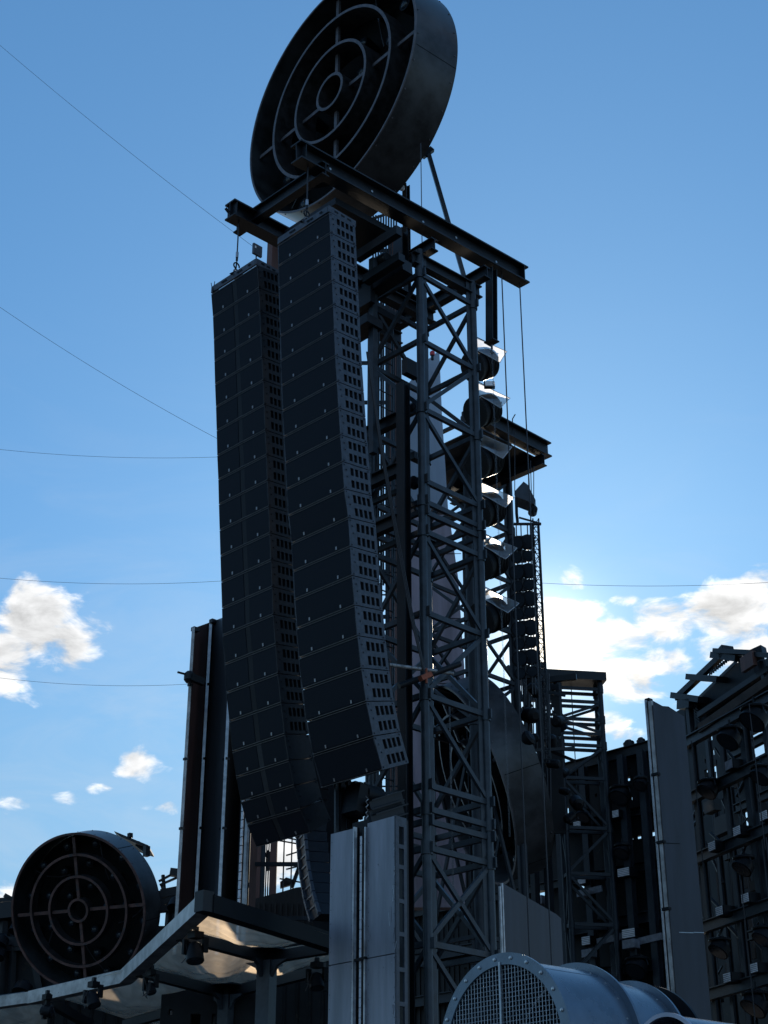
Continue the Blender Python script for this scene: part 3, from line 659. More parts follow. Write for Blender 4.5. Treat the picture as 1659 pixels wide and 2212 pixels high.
# service tower behind the arrays: uprights and rungs seen between near array and truss tower
sv = thing('ladder_frame', 'dark ladder frame with close vertical bars between the near array and the truss tower', 'ladder', PY(830, 2000, 24.2))
for u, w_ in ((806, .05), (815, .03), (824, .03), (836, .05), (846, .03), (862, .04)):
    p, q = PY(u, 640, 24.2), PY(u, 900, 24.2); MB().beam(down0(p, 1), down0(p, p.z), w_, w_).build('upright', m_truss_far, sv)
z_ = 4.0
pL_, pR_ = PY(806, 640, 24.2), PY(862, 640, 24.2)
while z_ < 15.6:
    MB().tube(Vector((pL_.x, 24.2, z_)), Vector((pR_.x, 24.2, z_)), .014, 6).build('rung', m_truss_far, sv); z_ += .42
# ============================================================ SECOND GANTRY + FLOODLIGHTS
Y2 = 28.2
pe = PY(1183, 960, Y2)
g2 = thing('gantry_platform', 'second steel gantry arm with dark boxed underside sticking out right of the floodlight column', 'gantry', pe)
q0 = PY(1183, 975, Y2); ln = A
MB().ibeam(q0, q0 - A*2.1 , 0.22, 0.34, 0.03, 0.02).build('girder', m_beam, g2)
MB().ibeam(q0 + B*2.3, q0 + B*2.3 - A*2.1, 0.22, 0.34, 0.03, 0.02).build('girder', m_beam, g2)
MB().ibeam(q0 - A*0.25 - Z*.33 - B*.1, q0 - A*0.25 + B*2.5 - Z*.33, 0.16, 0.24, 0.02, 0.015).build('girder', m_beam, g2)
MB().prism([q0 - Z*0.22 - A*0.05 + B*0.12, q0 - Z*0.22 - A*2.05 + B*0.12, q0 - Z*0.22 - A*2.05 + B*2.18, q0 - Z*0.22 - A*0.05 + B*2.18], (0, 0, 0.03)).build('deck', m_beam, g2)
MB().path([PY(1107, 932, Y2), PY(1107, 905, Y2), PY(1113, 895, Y2)], 0.012, 6).build('handrail', m_beam, g2)
zs2 = [PY(1104, v, 29).z for v in (955, 1040, 1150, 1260, 1370, 1480, 1590)] + [7.0, 5.0, 3.0]
oc = PY(1104, 1200, 29.0) - A*1.3
truss_tower('truss_tower', 'second dark truss tower behind the column of six floodlights', Vector((oc.x, oc.y, 0)), A, B, 1.3, 1.2, zs2, ['', '/', '\\', '/', '\\', '/', '\\', '/', '\\'], 0.085, 0.06, m_truss_far, zs2[0]+.2, web=True)

flood_pos = [(1051, 788), (1057, 886), (1060, 995), (1064, 1101), (1069, 1213), (1072, 1329)]
ordn = ['topmost', 'second from the top', 'third from the top', 'third from the bottom', 'second from the bottom', 'lowest']
fm = thing('floodlight_mast', 'slim dark mast behind the truss tower that carries the six floodlights one above another', 'mast', PY(1022, 1400, 25.3))
for u in (1024, 1036):
    p = PY(u, 1000, 25.2); MB().beam(Vector((p.x, p.y, 3)), Vector((p.x, p.y, PY(u, 740, 25.2).z)), 0.05, 0.05).build('rail', m_beam, fm)
n_f = dirv(-125)
def floodlight(i, u, v):
    u_, v_ = u, v; c = PY(u - 9, v, 25.0)
    t = thing('floodlight', 'black floodlight under a clear rain sheet, %s of six in a column' % ordn[i], 'floodlight', c, 'floodlights in the column')
    ax = (n_f * 0.75 - Z*0.42).normalized()
    bk = c - ax*0.28
    body = MB().lathe(bk, ax, [(0, .12), (0.03, .17), (0.10, .23), (0.12, .255), (0.40, .275), (0.52, .285), (0.54, .30), (0.57, .30), (0.57, .25)], 32).build('housing', m_black, t)
    rb = MB()
    for k in range(7): rb.ring(bk + ax*(0.11 + k*0.045), ax, 0.285 + k*0.003, 0.24, 0.012, 32)
    rb.build('cooling_fins', m_beam, body)
    MB().disk(bk + ax*0.55, ax, 0.25, 0.012, 28).build('glass', m_lens, body)
    h = ax.cross(Z).normalized(); pts = []
    for k in range(9):
        q = math.pi*k/8; pts.append(c + h*(0.34*math.cos(q)) - ax*(0.32*math.sin(q)))
    MB().path(pts, 0.018, 8).build('yoke', m_beam, t)
    MB().beam(c - ax*0.34, c - ax*0.34 + (PY(1030, v, 25.2) - c)*0.7, 0.04, 0.05).build('arm', m_beam, t)
    s0 = [PY(u-24, v-58, 25.1), PY(u+44+(i*37 % 9), v-29+(i % 2)*3, 24.6), PY(u+29-(i*5 % 7), v-5, 24.3), PY(u-24, v-34, 24.5)]
    nn = (s0[1]-s0[0]).cross(s0[3]-s0[0]).normalized()*0.012
    mb = MB(); res = 8
    def f(s_, t_):
        p = s0[0].lerp(s0[1], s_).lerp(s0[3].lerp(s0[2], s_), t_)
        return p - Z*((0.02 + 0.01*(i % 3))*math.sin(math.pi*s_) * math.sin(math.pi*t_)) + Z*0.004*math.sin((5+i)*s_+5*t_)
    xs = [k/res for k in range(res+1)]
    W_ = res + 1
    mb.add([f(a_, b_) for b_ in xs for a_ in xs], [(j*W_+k, j*W_+k+1, (j+1)*W_+k+1, (j+1)*W_+k) for j in range(res) for k in range(res)])
    ob = mb.build('rain_sheet', m_acryl, t); vw = (c - CAM)
    if sum(p_.normal.dot(vw) for p_ in ob.data.polygons) > 0: ob.data.flip_normals()
    rim_ = MB(); rim_.path([f(a_, 0) for a_ in xs] + [f(1, b_) for b_ in xs[1:]] + [f(a_, 1) for a_ in xs[::-1][1:]] + [f(0, b_) for b_ in xs[::-1][1:]], .006, 5); rim_.build('sheet_edge', m_acryl2, t)
    MB().beam(PY(u-24, v-61, 25.11), PY(u+4, v-47, 24.94), 0.03, 0.015).build('sheet_clip', m_beam, t)
for i, (u, v) in enumerate(flood_pos): floodlight(i, u, v)
wl = thing('work_light', 'small square work light with dusty lens between the top two floodlights', 'lamp', PY(1058, 838, 24.7))
p = PY(1057, 832, 24.7)
MB().beam(p - Vector((.1, 0, .0)), p + Vector((.1, 0, .0)), 0.06, 0.2, up=Vector((.1, .6, 1))).build('housing', m_beam, wl)
MB().beam(p - Vector((.08, .045, .0)), p + Vector((.08, -.045, .0)), 0.02, 0.15, up=Vector((.1, .6, 1))).build('lens', m_white, wl)

# ============================================================ HOIST HOOD, LAMP STRING, LATTICE MAST
YL = 27.0
hd = thing('hoist_hood', 'grey pointed hoist hood hanging under the second gantry arm', 'hoist', PY(1135, 1045, YL))
U = lambda u, v, y=YL: PY(u, v, y)
hp_ = [U(1111, 1062), U(1131, 1040), U(1140, 1047), U(1157, 1080), U(1155, 1090), U(1139, 1082), U(1113, 1072)]
MB().prism(hp_, (0.05, 0.45, 0)).build('hood', m_truss, hd)
MB().lathe(U(1152, 1098), Vector((0, 1, 0)), [(0, .05), (.03, .09), (.2, .09), (.23, .05)], 16).build('motor', m_black, hd)
MB().tube(U(1153, 1098), U(1153, 1114), 0.02, 8).build('hook', m_black, hd)
MB().path([U(1115, 1075), U(1116, 1110), U(1118, 1128)], 0.03, 8).build('chain_bag', m_black, hd)
for k, (u0_, u1_, v0_, v1_) in enumerate(((1112, 1112, 925, 1070), (1141, 1142, 990, 1060), (1146, 1148, 995, 1066), (1153, 1153, 1008, 1075))):
    tag(MB().tube(PY(u0_, v0_, 27.4), U(u1_, v1_), 0.009, 5).build('wire_rope', m_cable), ['thin rope on the left side of the pointed hoist hood', 'thin rope at the tip of the pointed hoist hood', 'thin rope right of the tip of the hoist hood', 'rightmost thin rope above the hoist hood motor'][k], 'wire rope', 'hoist ropes')
# lattice mast
lm_ = thing('lattice_mast', 'slim lattice mast with many small rungs beside the string of hanging lamps', 'mast', U(1160, 1480))
pA, pB_ = U(1151, 1120), U(1163.5, 1120)
zt, zb = pA.z, U(1160, 1640).z
cl_ = []
for q in (pA, pB_, pA + Vector((.0, .22, 0)), pB_ + Vector((0, .22, 0))):
    MB().tube(Vector((q.x, q.y, zb)), Vector((q.x, q.y, zt)), 0.014, 8).build('chord', m_beam, lm_); cl_.append(q)
nb = 26
for side, (i, j) in enumerate(((0, 1), (2, 3))):
    mb = MB()
    for k in range(nb):
        z0_ = zb + (zt-zb)*k/nb; z1_ = zb + (zt-zb)*(k+1)/nb
        mb.tube(Vector((cl_[i].x, cl_[i].y, z0_)), Vector((cl_[j].x, cl_[j].y, z0_)), 0.008, 6)
        a_, b_ = (i, j) if k % 2 else (j, i)
        mb.tube(Vector((cl_[a_].x, cl_[a_].y, z0_)), Vector((cl_[b_].x, cl_[b_].y, z1_)), 0.008, 6)
    mb.build('lacing', m_beam, lm_)
tf_ = MB().beam(U(1110, 1132), U(1169, 1132), 0.05, 0.04).beam(U(1121, 1118), U(1168, 1131), 0.03, 0.03); tf_.build('top_frame', m_beam, lm_)
# string of lamp frames
ys = [1102+60, 1232-30, 1262-5, 1292, 1322, 1352, 1384, 1414, 1444, 1474]
wrd = ['topmost', 'second', 'third', 'fourth', 'fifth', 'sixth', 'seventh', 'eighth', 'ninth', 'lowest']
yss = [1170, 1200, 1232, 1262, 1292, 1322, 1354, 1386, 1418, 1450]
for i, v in enumerate(yss):
    u = 1131 + (v - 1170)*0.036; c = U(u, v)
    t = thing('blinder_lamp', 'dark twin lamp in the hanging string beside the lattice mast, %s%s' % (wrd[i], ' of ten' if i in (0, 9) else ' from its top'), 'lamp', c, 'lamps in the hanging string')
    big = i % 2 == 0
    rr = 0.145 if big else 0.105
    for s in (-1, 1):
        p_ = c + Vector((s*0.11, 0, 0.02*s))
        o_ = MB().lathe(p_ + Vector((0, .12, 0)), Vector((-.3, -1, -.3)), [(0, rr*.5), (.05, rr), (.16, rr*1.08), (.16, rr*.9)], 16).build('lamp_head', m_black, t)
        MB().disk(p_ + Vector((-.04, -.035, -.04)), Vector((-.3, -1, -.3)), rr*.88, 0.01, 14).build('lens', m_lens, o_)
    MB().ring(c + Vector((0, -0.01, 0.0)), Vector((0, 1, 0)), 0.055, 0.04, 0.02, 14).build('loop', m_beam, t)
    MB().beam(c + Vector((-.24, .02, .06)), c + Vector((.24, .02, .09)), 0.03, 0.04).build('bar', m_beam, t)
    MB().beam(c + Vector((-.06, .03, -.13)), c + Vector((-.06, .03, .13)), 0.12 if big else .2, 0.06, up=Vector((0, 1, 0))).build('link', m_black, t)
lr = MB()
for du in (-16, -6, 8, 14):
    a_, b_ = U(1131+du, 1130), U(1143+du, 1500); lr.tube(a_, b_, 0.012, 6)
tag(lr.build('lamp_string_cable', m_cable), 'black cables from which the string of twin lamps hangs', 'cable')

# clutter below: motors and clamps knot at u 1110-1200, v 1450-1700
gp_h = []; random.seed(23)
pg0, pg1 = PY(1160, 1600, 30.4), PY(1213, 1600, 30.4)
zg1, zg0 = PY(1180, 1478, 30.4).z, PY(1180, 1800, 30.4).z
for k in range(46):
    f_ = random.random()**1.3; x_ = random.uniform(pg0.x + .05, pg1.x - .06); z_ = zg1 - .1 - f_*(zg1 - zg0 - .3)*.62; a_ = random.uniform(.015, .045)*(1.5 - f_); 
    gp_h.append((x_, z_, x_ + a_*random.uniform(.8, 1.6), z_ + a_*random.uniform(1, 3.2)))
gpt = thing('pierced_stand_in_board', 'added dark board pierced to give dots of sky, left of the roofed rear tower', 'board', Vector(((pg0.x+pg1.x)/2, 30.4, zg0)))
MB().plate(lambda s_, t_: Vector((s_, 30.4, t_)), [pg0.x, pg1.x], [zg0, zg1], gp_h, (0, .05, 0)).build('board', m_black, gpt)  # board stands in for dense dark gear, holes added as sky dots
kn = thing('motor_cluster', 'tangle of dark hoist motors and cables between the lamp string and rear tower', 'hoist', PY(1140, 1640, 28.5))
random.seed(11)
for k in range(26):
    v = random.uniform(1465, 1760); u = 1100 + (v-1460)*0.25 + random.uniform(10, 75); c = PY(u, v, random.uniform(28, 31)); r_ = random.uniform(.05, .16)
    ax = Vector((random.uniform(-1, 1), random.uniform(-1, 1), random.uniform(-.6, .6))).normalized()
    if k % 3 == 0: MB().beam(c - ax*random.uniform(.2, .9), c + ax*.4, r_*.5, r_*.8).build('bracket', m_beam, kn)
    else: MB().lathe(c, ax, [(0, r_*.6), (.04, r_), (.25, r_), (.3, r_*.5)], 14).build('motor', m_black, kn)
for k in range(9):
    u = 1112 + k*9 + random.uniform(-3, 3); p0 = PY(u, 1455, 29); p1 = PY(u + random.uniform(4, 12), 1800, 29)
    MB().tube(p0, p1, random.uniform(.012, .035), 6).build('cable', m_cable, kn)
for (u0_, v0_, u1_, v1_) in ((1108, 1512, 1128, 1513), (1118, 1549, 1147, 1562), (1150, 1550, 1160, 1533), (1128, 1530, 1150, 1524), (1139, 1470, 1180, 1470), (1145, 1560, 1162, 1532), (1170, 1600, 1205, 1602)):
    MB().beam(PY(u0_, v0_, 29.4), PY(u1_, v1_, 29.4), .05, .05).build('bracket', m_beam, kn)

# ============================================================ REAR TRUSS TOWER (roofed)
e1r = dirv(81); e2r = dirv(-9)
o3 = PY(1211, 1560, 33.0)
L1r = (PN(1301, 1560, e2r, o3) - o3).length
zs3 = [PN(1302, v, e2r, o3).z for v in (1490, 1518, 1556, 1587, 1612, 1683, 1790, 1889, 1998, 2110)] + [3.6, 2.2]
t3, c3s = truss_tower('truss_tower', 'rear truss tower with a flat roof slab and bright sky showing between its upper bars', Vector((o3.x, o3.y, 0)), e1r, e2r, L1r, 0.35, zs3, ['', '/', '\\', '', '/', '\\', '/', '\\', '/', '\\', '/'], 0.055, 0.055, m_truss_far, zs3[0]+0.4, web=False)
zr = PN(1301, 1460, e2r, o3).z
rp = Vector((o3.x, o3.y, zr-0.16))
MB().prism([rp - e1r*1.0 - e2r*0.15, rp + e1r*(L1r+.12) - e2r*0.15, rp + e1r*(L1r+.12) + e2r*.5, rp - e1r*1.0 + e2r*.5], (0, 0, 0.2)).build('roof_slab', m_beam, t3)
MB().beam(rp - e1r*0.6 + Z*.30, rp - e1r*.35 + Z*.30, 0.2, 0.14).build('vent_box', m_beam, t3)
for k in (-0.75, -0.45): MB().beam(Vector((o3.x, o3.y, 2)) + e1r*k, Vector((o3.x, o3.y, zr-.15)) + e1r*k, 0.12, 0.16).build('side_column', m_beam, t3)
MB().beam(Vector((o3.x, o3.y, zs3[1])) - e1r*1.0, Vector((o3.x, o3.y, zs3[1])), 0.1, 0.12).build('side_beam', m_beam, t3)
MB().beam(Vector((o3.x, o3.y, zs3[4])) - e1r*1.0, Vector((o3.x, o3.y, zs3[4])), 0.1, 0.12).build('side_beam', m_beam, t3)
mid_p = Vector((o3.x, o3.y, 0)) + e1r*(L1r*0.45) + e2r*.5
MB().tube(mid_p + Z*10.6, mid_p + Z*zr, 0.012, 6).build('cable', m_cable, t3)

# ============================================================ STAGE BACK WALL (parallel to the array fronts)
aw = 27.4
def sz(u, v): p = PA(u, v, aw); return p.dot(B), p.z
bl, _ = sz(872, 1900); br_, _ = sz(1500, 1900)
ztop_l = sz(1312, 1636)[1]
zt_w = (sz(1312, 1636)[1] + sz(1400, 1612)[1]) / 2
def hole(u0_, v0_, u1_, v1_):
    b_0, z_0 = sz(u0_, v0_); b_1, z_1 = sz(u1_, v1_)
    return (min(b_0, b_1), min(z_0, z_1), max(b_0, b_1), max(z_0, z_1))
hl = [hole(1031, 1913, 1034, 1930), hole(1003, 2090, 1009, 2121), hole(1077, 2040, 1089, 2062), hole(1342, 1663, 1352, 1668), hole(1355, 1659, 1361, 1665), hole(1349, 1680, 1361, 1686), hole(1363, 1677, 1367, 1682),
      hole(1360, 1810, 1368, 1813), hole(1371, 1806, 1385, 1811), hole(1400, 1797, 1424, 1803), hole(1216, 1745, 1229, 1762), hole(1261, 1692, 1270, 1697), hole(1320, 1727, 1328, 1731), hole(1245, 1770, 1257, 1782), hole(1255, 1640, 1262, 1646), hole(1285, 1715, 1290, 1721),
      hole(1249, 1901, 1264, 1912), hole(1248, 1914, 1262, 1918), hole(1153, 1921, 1178, 1937), hole(1184, 1795, 1187, 1799), hole(1192, 1732, 1195, 1736), hole(1358, 1720, 1366, 1728)]
random.seed(78)
for k in range(16):
    u = random.uniform(1235, 1470); v = random.uniform(1660, 1960); a_ = random.uniform(1.5, 4)
    hl.append(hole(u, v, u + a_, v + random.uniform(2, 5)))
wallm = MB()
bs = sorted((bl, br_))
nrib = 60
def wf(s_, t_):
    return W(aw, s_, t_)
wallm.plate(wf, [bs[0], bs[1]], [0.12, zt_w], hl, A*0.12)
wt_ = thing('stage_wall', 'dark rear stage wall with girders and small slits of sky, behind the rear truss tower', 'wall', W(aw, (bs[0]+bs[1])/2, 0.12))
wallm.build('sheeting', m_wall, wt_)
rb_ = MB()
k = bs[0] + 0.05
while k < bs[1]:
    if not any(h_[0]-.05 < k < h_[2]+.05 for h_ in hl): rb_.beam(W(aw-0.012, k, 0.15), W(aw-0.012, k, zt_w-0.02), 0.05, 0.024, up=A)
    k += 0.16
rb_.build('rib', m_wall, wt_)
for (v, th_) in ((1626, 0.2), (1760, 0.16), (1880, 0.16), (1990, 0.2), (2095, 0.2)):
    z = sz(1380, v)[1]; MB().ibeam(W(aw-0.22, bs[0], z), W(aw-0.22, bs[1], z), 0.16, th_*1.2, 0.02, 0.015).build('girder', m_truss_far if v > 1900 else m_beam, wt_)
for u in (1240, 1298, 1345, 1385, 1430):
    b_ = sz(u, 1900)[0]; MB().ibeam(W(aw-0.40, b_, 0.12), W(aw-0.40, b_, zt_w-0.2), 0.16, 0.16, 0.02, 0.015, up=A).build('stanchion', m_truss_far, wt_)
for (u, v, w_, h_) in ((1363, 1614, .26, .3), (1388, 1606, .2, .22)):
    p = PA(u, v, aw-0.1); MB().lathe(p - Z*h_*.6, Z + B*.2, [(0, w_*.45), (h_, w_*.5), (h_, w_*.4), (h_+.05, w_*.3)], 12).build('roof_lamp', m_beam, wt_)
for (u0_, v0_, u1_, v1_) in ((1273, 1926, 1300, 1919), (1290, 2035, 1345, 2022), (1375, 2035, 1430, 2022)):
    MB().beam(PA(u0_, v0_, aw-0.5), PA(u1_, v1_, aw-0.5), 0.04, 0.14).build('wall_trim', m_trim, wt_)

# ---------------- lamps used on both rear walls
def flood_small(u, v, P_, r_px, label, d):
    c = P_(u, v); dist = (c - CAM).length; r = r_px / FPX * dist
    t = thing('stage_floodlight', label, 'floodlight', c, 'round floodlights on the rear walls')
    ax = (d*0.6 - Z*0.8).normalized()
    o_ = MB().lathe(c - ax*r*.9, ax, [(0, r*.35), (r*.25, r*.55), (r*.5, r*.6), (r*.75, r*.95), (r*1.5, r), (r*1.5, r*.86)], 26).build('housing', m_black, t)
    MB().disk(c + ax*r*.58, ax, r*.85, 0.012, 24).build('lens', m_lens, o_)
    MB().lathe(c + Z*r*0.55, Z, [(0, r*1.02), (0.03, r*1.06), (0.05, r*.9)], 26).build('hood', m_beam, t)
    h_ = ax.cross(Z).normalized(); pts = [c + h_*(r*1.12*math.cos(math.pi*k/8)) + Z*(r*1.0*math.sin(math.pi*k/8)) for k in range(9)]
    MB().path(pts, r*.06, 6).build('yoke', m_beam, t)
    MB().beam(c + Z*r*.95, c + Z*r*1.5, r*.12, r*.12).build('clamp', m_beam, t)
def louvre(u, v, P_, wpx, hpx, label, side, slat=True):
    c = P_(u, v); dist = (c - CAM).length; w_ = wpx/FPX*dist*(1.7 if side is d2 else 1.2); h_ = hpx/FPX*dist
    t = thing('louvre_lamp', label, 'wall lamp', c, 'white slatted wall lamps')
    n_ = (side.cross(Z)).normalized()
    if n_.y > 0: n_ = -n_
    MB().beam(c - n_*.02, c - n_*0.30, w_*1.12, h_*1.12).build('housing', m_black, t)
    MB().beam(c - side*w_/2, c + side*w_/2, 0.012, h_, up=Z).build('diffuser', m_trim, t)
    if slat:
        s_ = MB()
        for k in range(5):
            z_ = -h_/2 + h_*(k+.5)/5; s_.beam(c - side*w_/2 + n_*.012 + Z*z_, c + side*w_/2 + n_*.012 + Z*z_, 0.012, h_/8)
        s_.build('slats', m_white, t)
PW = lambda u, v: PA(u, v, aw - 0.62)
for (u, v, r_, l) in ((1341, 1716, 22, 'dark round floodlight high on the rear wall, just right of the roofed truss tower'), (1345, 1838, 17, 'dark round floodlight at mid height of the rear wall beside the roofed truss tower'), (1377, 2088, 24, 'dark round floodlight low on the rear wall just above the duct flanges'), (1385, 1692, 15, 'small round floodlight tucked left of the tall scuffed blade'), (1262, 1760, 16, 'round floodlight seen through the bars of the roofed truss tower')):
    flood_small(u, v, PW, r_, l, -A)
for (u, v, w_, h_, l) in ((1330, 1758, 13, 15, 'small grey wall lamp high right of the rear truss tower, under the round floodlight'), (1347, 1884, 24, 17, 'white slatted wall lamp at mid height right of the rear truss tower'), (1358, 2016, 26, 18, 'white slatted wall lamp low right of the rear truss tower, above the trim'), (1266, 2032, 17, 17, 'bright white slatted wall lamp low between the legs of the rear truss tower'), (1247, 1782, 15, 15, 'bright small wall lamp high between the legs of the rear truss tower'), (1257, 1904, 16, 10, 'bright flat wall lamp at mid height between the legs of the rear truss tower'), (1441, 1980, 11, 15, 'white wall lamp half hidden at the left edge of the tall blade')):
    louvre(u, v, PW, w_, h_, l, B)
for (u, v, w_, h_, nm) in ((1260, 1931, 18, 14, 'grey ballast box under the mid height lamp between the rear tower legs'), (1363, 2040, 26, 18, 'grey ballast box under the low slatted lamp right of the rear tower'), (1273, 2060, 22, 16, 'grey ballast box under the low lamp between the rear tower legs'), (1165, 1946, 24, 18, 'grey box under the window slit left of the rear tower')):
    c = PW(u, v); d_ = (c-CAM).length/FPX
    tag(MB().beam(c - B*w_*d_/2*1.2, c + B*w_*d_/2*1.2, 0.2, h_*d_).build('ballast_box', m_trim, bevel=0.01), nm, 'box')

# ============================================================ RIGHT REAR WALL (turned towards us)
d2 = dirv(-21); n2 = dirv(69); q2 = PY(1490, 1520, 33)
P2 = lambda u, v, o=0.0: on(u, v, n2, n2.dot(q2) + o)
rw = thing('scaffold_wall', 'open dark scaffold wall at the right with columns, sloping girders and a peaked steel roof', 'scaffold', Vector((q2.x, q2.y, 0.12)))
def seg2(u0_, v0_, u1_, v1_, w_, h_, nm, m_, o=0.0, I=True, par=rw):
    mb = MB(); a_, b_ = P2(u0_, v0_, o), P2(u1_, v1_, o)
    (mb.ibeam(a_, b_, w_, h_, 0.02, 0.015) if I else mb.beam(a_, b_, w_, h_)).build(nm, m_, par)
for (u, v0_, o, w_) in ((1488, 1520, 0, .13), (1556, 1560, 0, .12), (1603, 1530, 0, .18), (1640, 1755, 0, .12), (1578, 1700, 1.4, .12), (1530, 1600, 1.4, .12), (1655, 1560, 0, .14)):
    p = P2(u, v0_ if u != 1640 else 1755, o); MB().ibeam(Vector((p.x, p.y, .12)), Vector((p.x, p.y, P2(u, v0_, o).z if u != 1640 else P2(u, 1755, o).z)), w_, w_, .02, .015, up=n2).build('column', m_truss_far, rw)
for (z_uv) in ((1500, 1602), (1530, 1712), (1540, 1846), (1550, 1998), (1570, 2142)):
    z = P2(*z_uv).z; pL = P2(1478, 1700); pR = P2(1700, 1700)
    for o in (0.12,):
        MB().ibeam(Vector((pL.x, pL.y, z)) - n2*o, Vector((pR.x, pR.y, z)) - n2*o, .16, .24, .022, .016).build('girder', m_truss, rw)
    MB().ibeam(Vector((pL.x, pL.y, z)) + n2*1.3, Vector((pR.x, pR.y, z)) + n2*1.3, .14, .2, .022, .016).build('girder', m_beam, rw)
# peaked roof: eaves along d2 with trusses
def rl(u0_, v0_, u1_, v1_, w_, h_, nm='rafter', m_=m_beam, o=0.0): seg2(u0_, v0_, u1_, v1_, w_, h_, nm, m_, o, False)
rl(1462, 1508, 1566, 1410, .12, .14); rl(1474, 1524, 1500, 1520, .3, .2)
rl(1560, 1408, 1642, 1412, .5, .1, 'ridge_box'); rl(1566, 1400, 1572, 1420, .3, .2, 'ridge_box'); rl(1636, 1402, 1640, 1420, .3, .2, 'ridge_box')
rl(1546, 1416, 1600, 1424, .3, .14); rl(1493, 1463, 1560, 1468, .3, .13); rl(1460, 1503, 1520, 1512, .3, .14); rl(1640, 1414, 1700, 1422, .4, .1)
rl(1500, 1562, 1640, 1434, .35, .55, 'roof_sheet', m_black, 0.3)
rl(1500, 1520, 1590, 1432, .08, .08, 'rafter', m_beam, .6)
rl(1510, 1545, 1660, 1445, .1, .12); rl(1514, 1575, 1665, 1470, .16, .2, 'rafter', m_tan, -.1)
for k in range(12): rl(1532 + k*4.6, 1461 - k*3.6, 1535 + k*4.6, 1448 - k*3.4, .03, .02, 'slat', m_truss_far)
for k in range(6): rl(1496 + k*1.5, 1518 + k*7, 1506 + k*1.2, 1526 + k*7, .02, .02, 'slat', m_truss_far)
rl(1604, 1438, 1630, 1421, .1, .32, 'red_panel', m_brown, -.2)
rl(1642, 1430, 1660, 1500, .08, .1, 'post', m_beam)
# back sheeting of the right wall with sky gaps
def s2(u, v, o=2.2):
    p = P2(u, v, o); return p.dot(d2), p.z
def h2(u0_, v0_, u1_, v1_):
    a_, z0_ = s2(u0_, v0_); b_, z1_ = s2(u1_, v1_); return (min(a_, b_), min(z0_, z1_), max(a_, b_), max(z0_, z1_))
hs2 = [h2(1478, 1527, 1486, 1590), h2(1486, 1608, 1493, 1622), h2(1493, 1665, 1498, 1679), h2(1506, 1756, 1512, 1771), h2(1530, 1586, 1539, 1598), h2(1535, 1620, 1543, 1630),
       h2(1521, 1664, 1549, 1680), h2(1621, 1588, 1680, 1612), h2(1622, 1612, 1634, 1624), h2(1571, 1758, 1577, 1776), h2(1586, 1755, 1592, 1775), h2(1604, 1755, 1622, 1783), h2(1632, 1752, 1638, 1790),
       h2(1618, 1818, 1630, 1832), h2(1622, 1850, 1632, 1868), h2(1640, 1805, 1645, 1915), h2(1648, 1812, 1653, 1925), h2(1624, 1905, 1640, 1920), h2(1634, 1966, 1655, 2080)]
random.seed(77)
for k in range(34):
    u = random.uniform(1500, 1655); v = random.uniform(1590, 2150); a_ = random.uniform(1.5, 4); b_ = random.uniform(3, 12)
    hs2.append(h2(u, v, u + a_, v + b_))
fn2 = lambda s_, t_: d2*s_ + n2*(n2.dot(q2) + 2.2) + Z*t_
sL = s2(1476, 1700)[0]; sR = s2(1720, 1700)[0]
MB().plate(fn2, sorted([sL, sR]), [0.12, s2(1500, 1560)[1]], hs2, n2*0.08).build('back_sheet', m_wall, rw)
for (u0_, v0_, u1_, v1_, nm) in ((1547, 1868, 1553, 1960, 'tan_board'), (1543, 1800, 1549, 1835, 'tan_board'), (1566, 2080, 1573, 2105, 'tan_board'), (1568, 1672, 1594, 1700, 'tan_board'), (1525, 1580, 1580, 1560, 'tan_board'), (1596, 1870, 1620, 1915, 'tan_board'), (1592, 1985, 1632, 2070, 'tan_board'), (1600, 1790, 1640, 1815, 'tan_board')):
    a_, b_ = P2(u0_, v0_, 2.0), P2(u1_, v1_, 2.0)
    MB().plate(lambda s_, t_, a_=a_, b_=b_: Vector((a_.x + (b_.x-a_.x)*s_, a_.y + (b_.y-a_.y)*s_, a_.z + (b_.z-a_.z)*t_)), [0, 1], [0, 1], [], n2*.04).build(nm, m_tan, rw)
for (u0_, v0_, u1_, v1_) in ((1632, 1970, 1656, 1990), (1656, 1966, 1634, 2000), (1630, 2010, 1660, 2006), (1632, 2036, 1658, 2064), (1604, 1758, 1622, 1782), (1604, 1782, 1622, 1758)):
    MB().tube(P2(u0_, v0_, 1.9), P2(u1_, v1_, 1.9), .02, 6).build('brace', m_beam, rw)
PF = lambda u, v: P2(u, v, -.35)
for (u, v, r_, l) in ((1578, 1592, 25, 'big round floodlight under the left end of the peaked roof at the right'), (1632, 1548, 29, 'biggest round floodlight hanging under the peaked roof near the right picture edge'), (1646, 1672, 22, 'round floodlight cut by the right picture edge, in the second storey of the scaffold wall'), (1608, 1868, 22, 'round floodlight in the third storey of the scaffold wall above the slatted lamp'), (1557, 2046, 22, 'round floodlight just right of the tall blade, low down'), (1634, 2166, 28, 'lowest round floodlight near the bottom right corner'), (1532, 1702, 22, 'round floodlight right of the upper half of the tall blade'), (1651, 2020, 22, 'round floodlight at the right picture edge above the lowest slatted lamp')):
    flood_small(u, v, PF, r_, l, -n2)
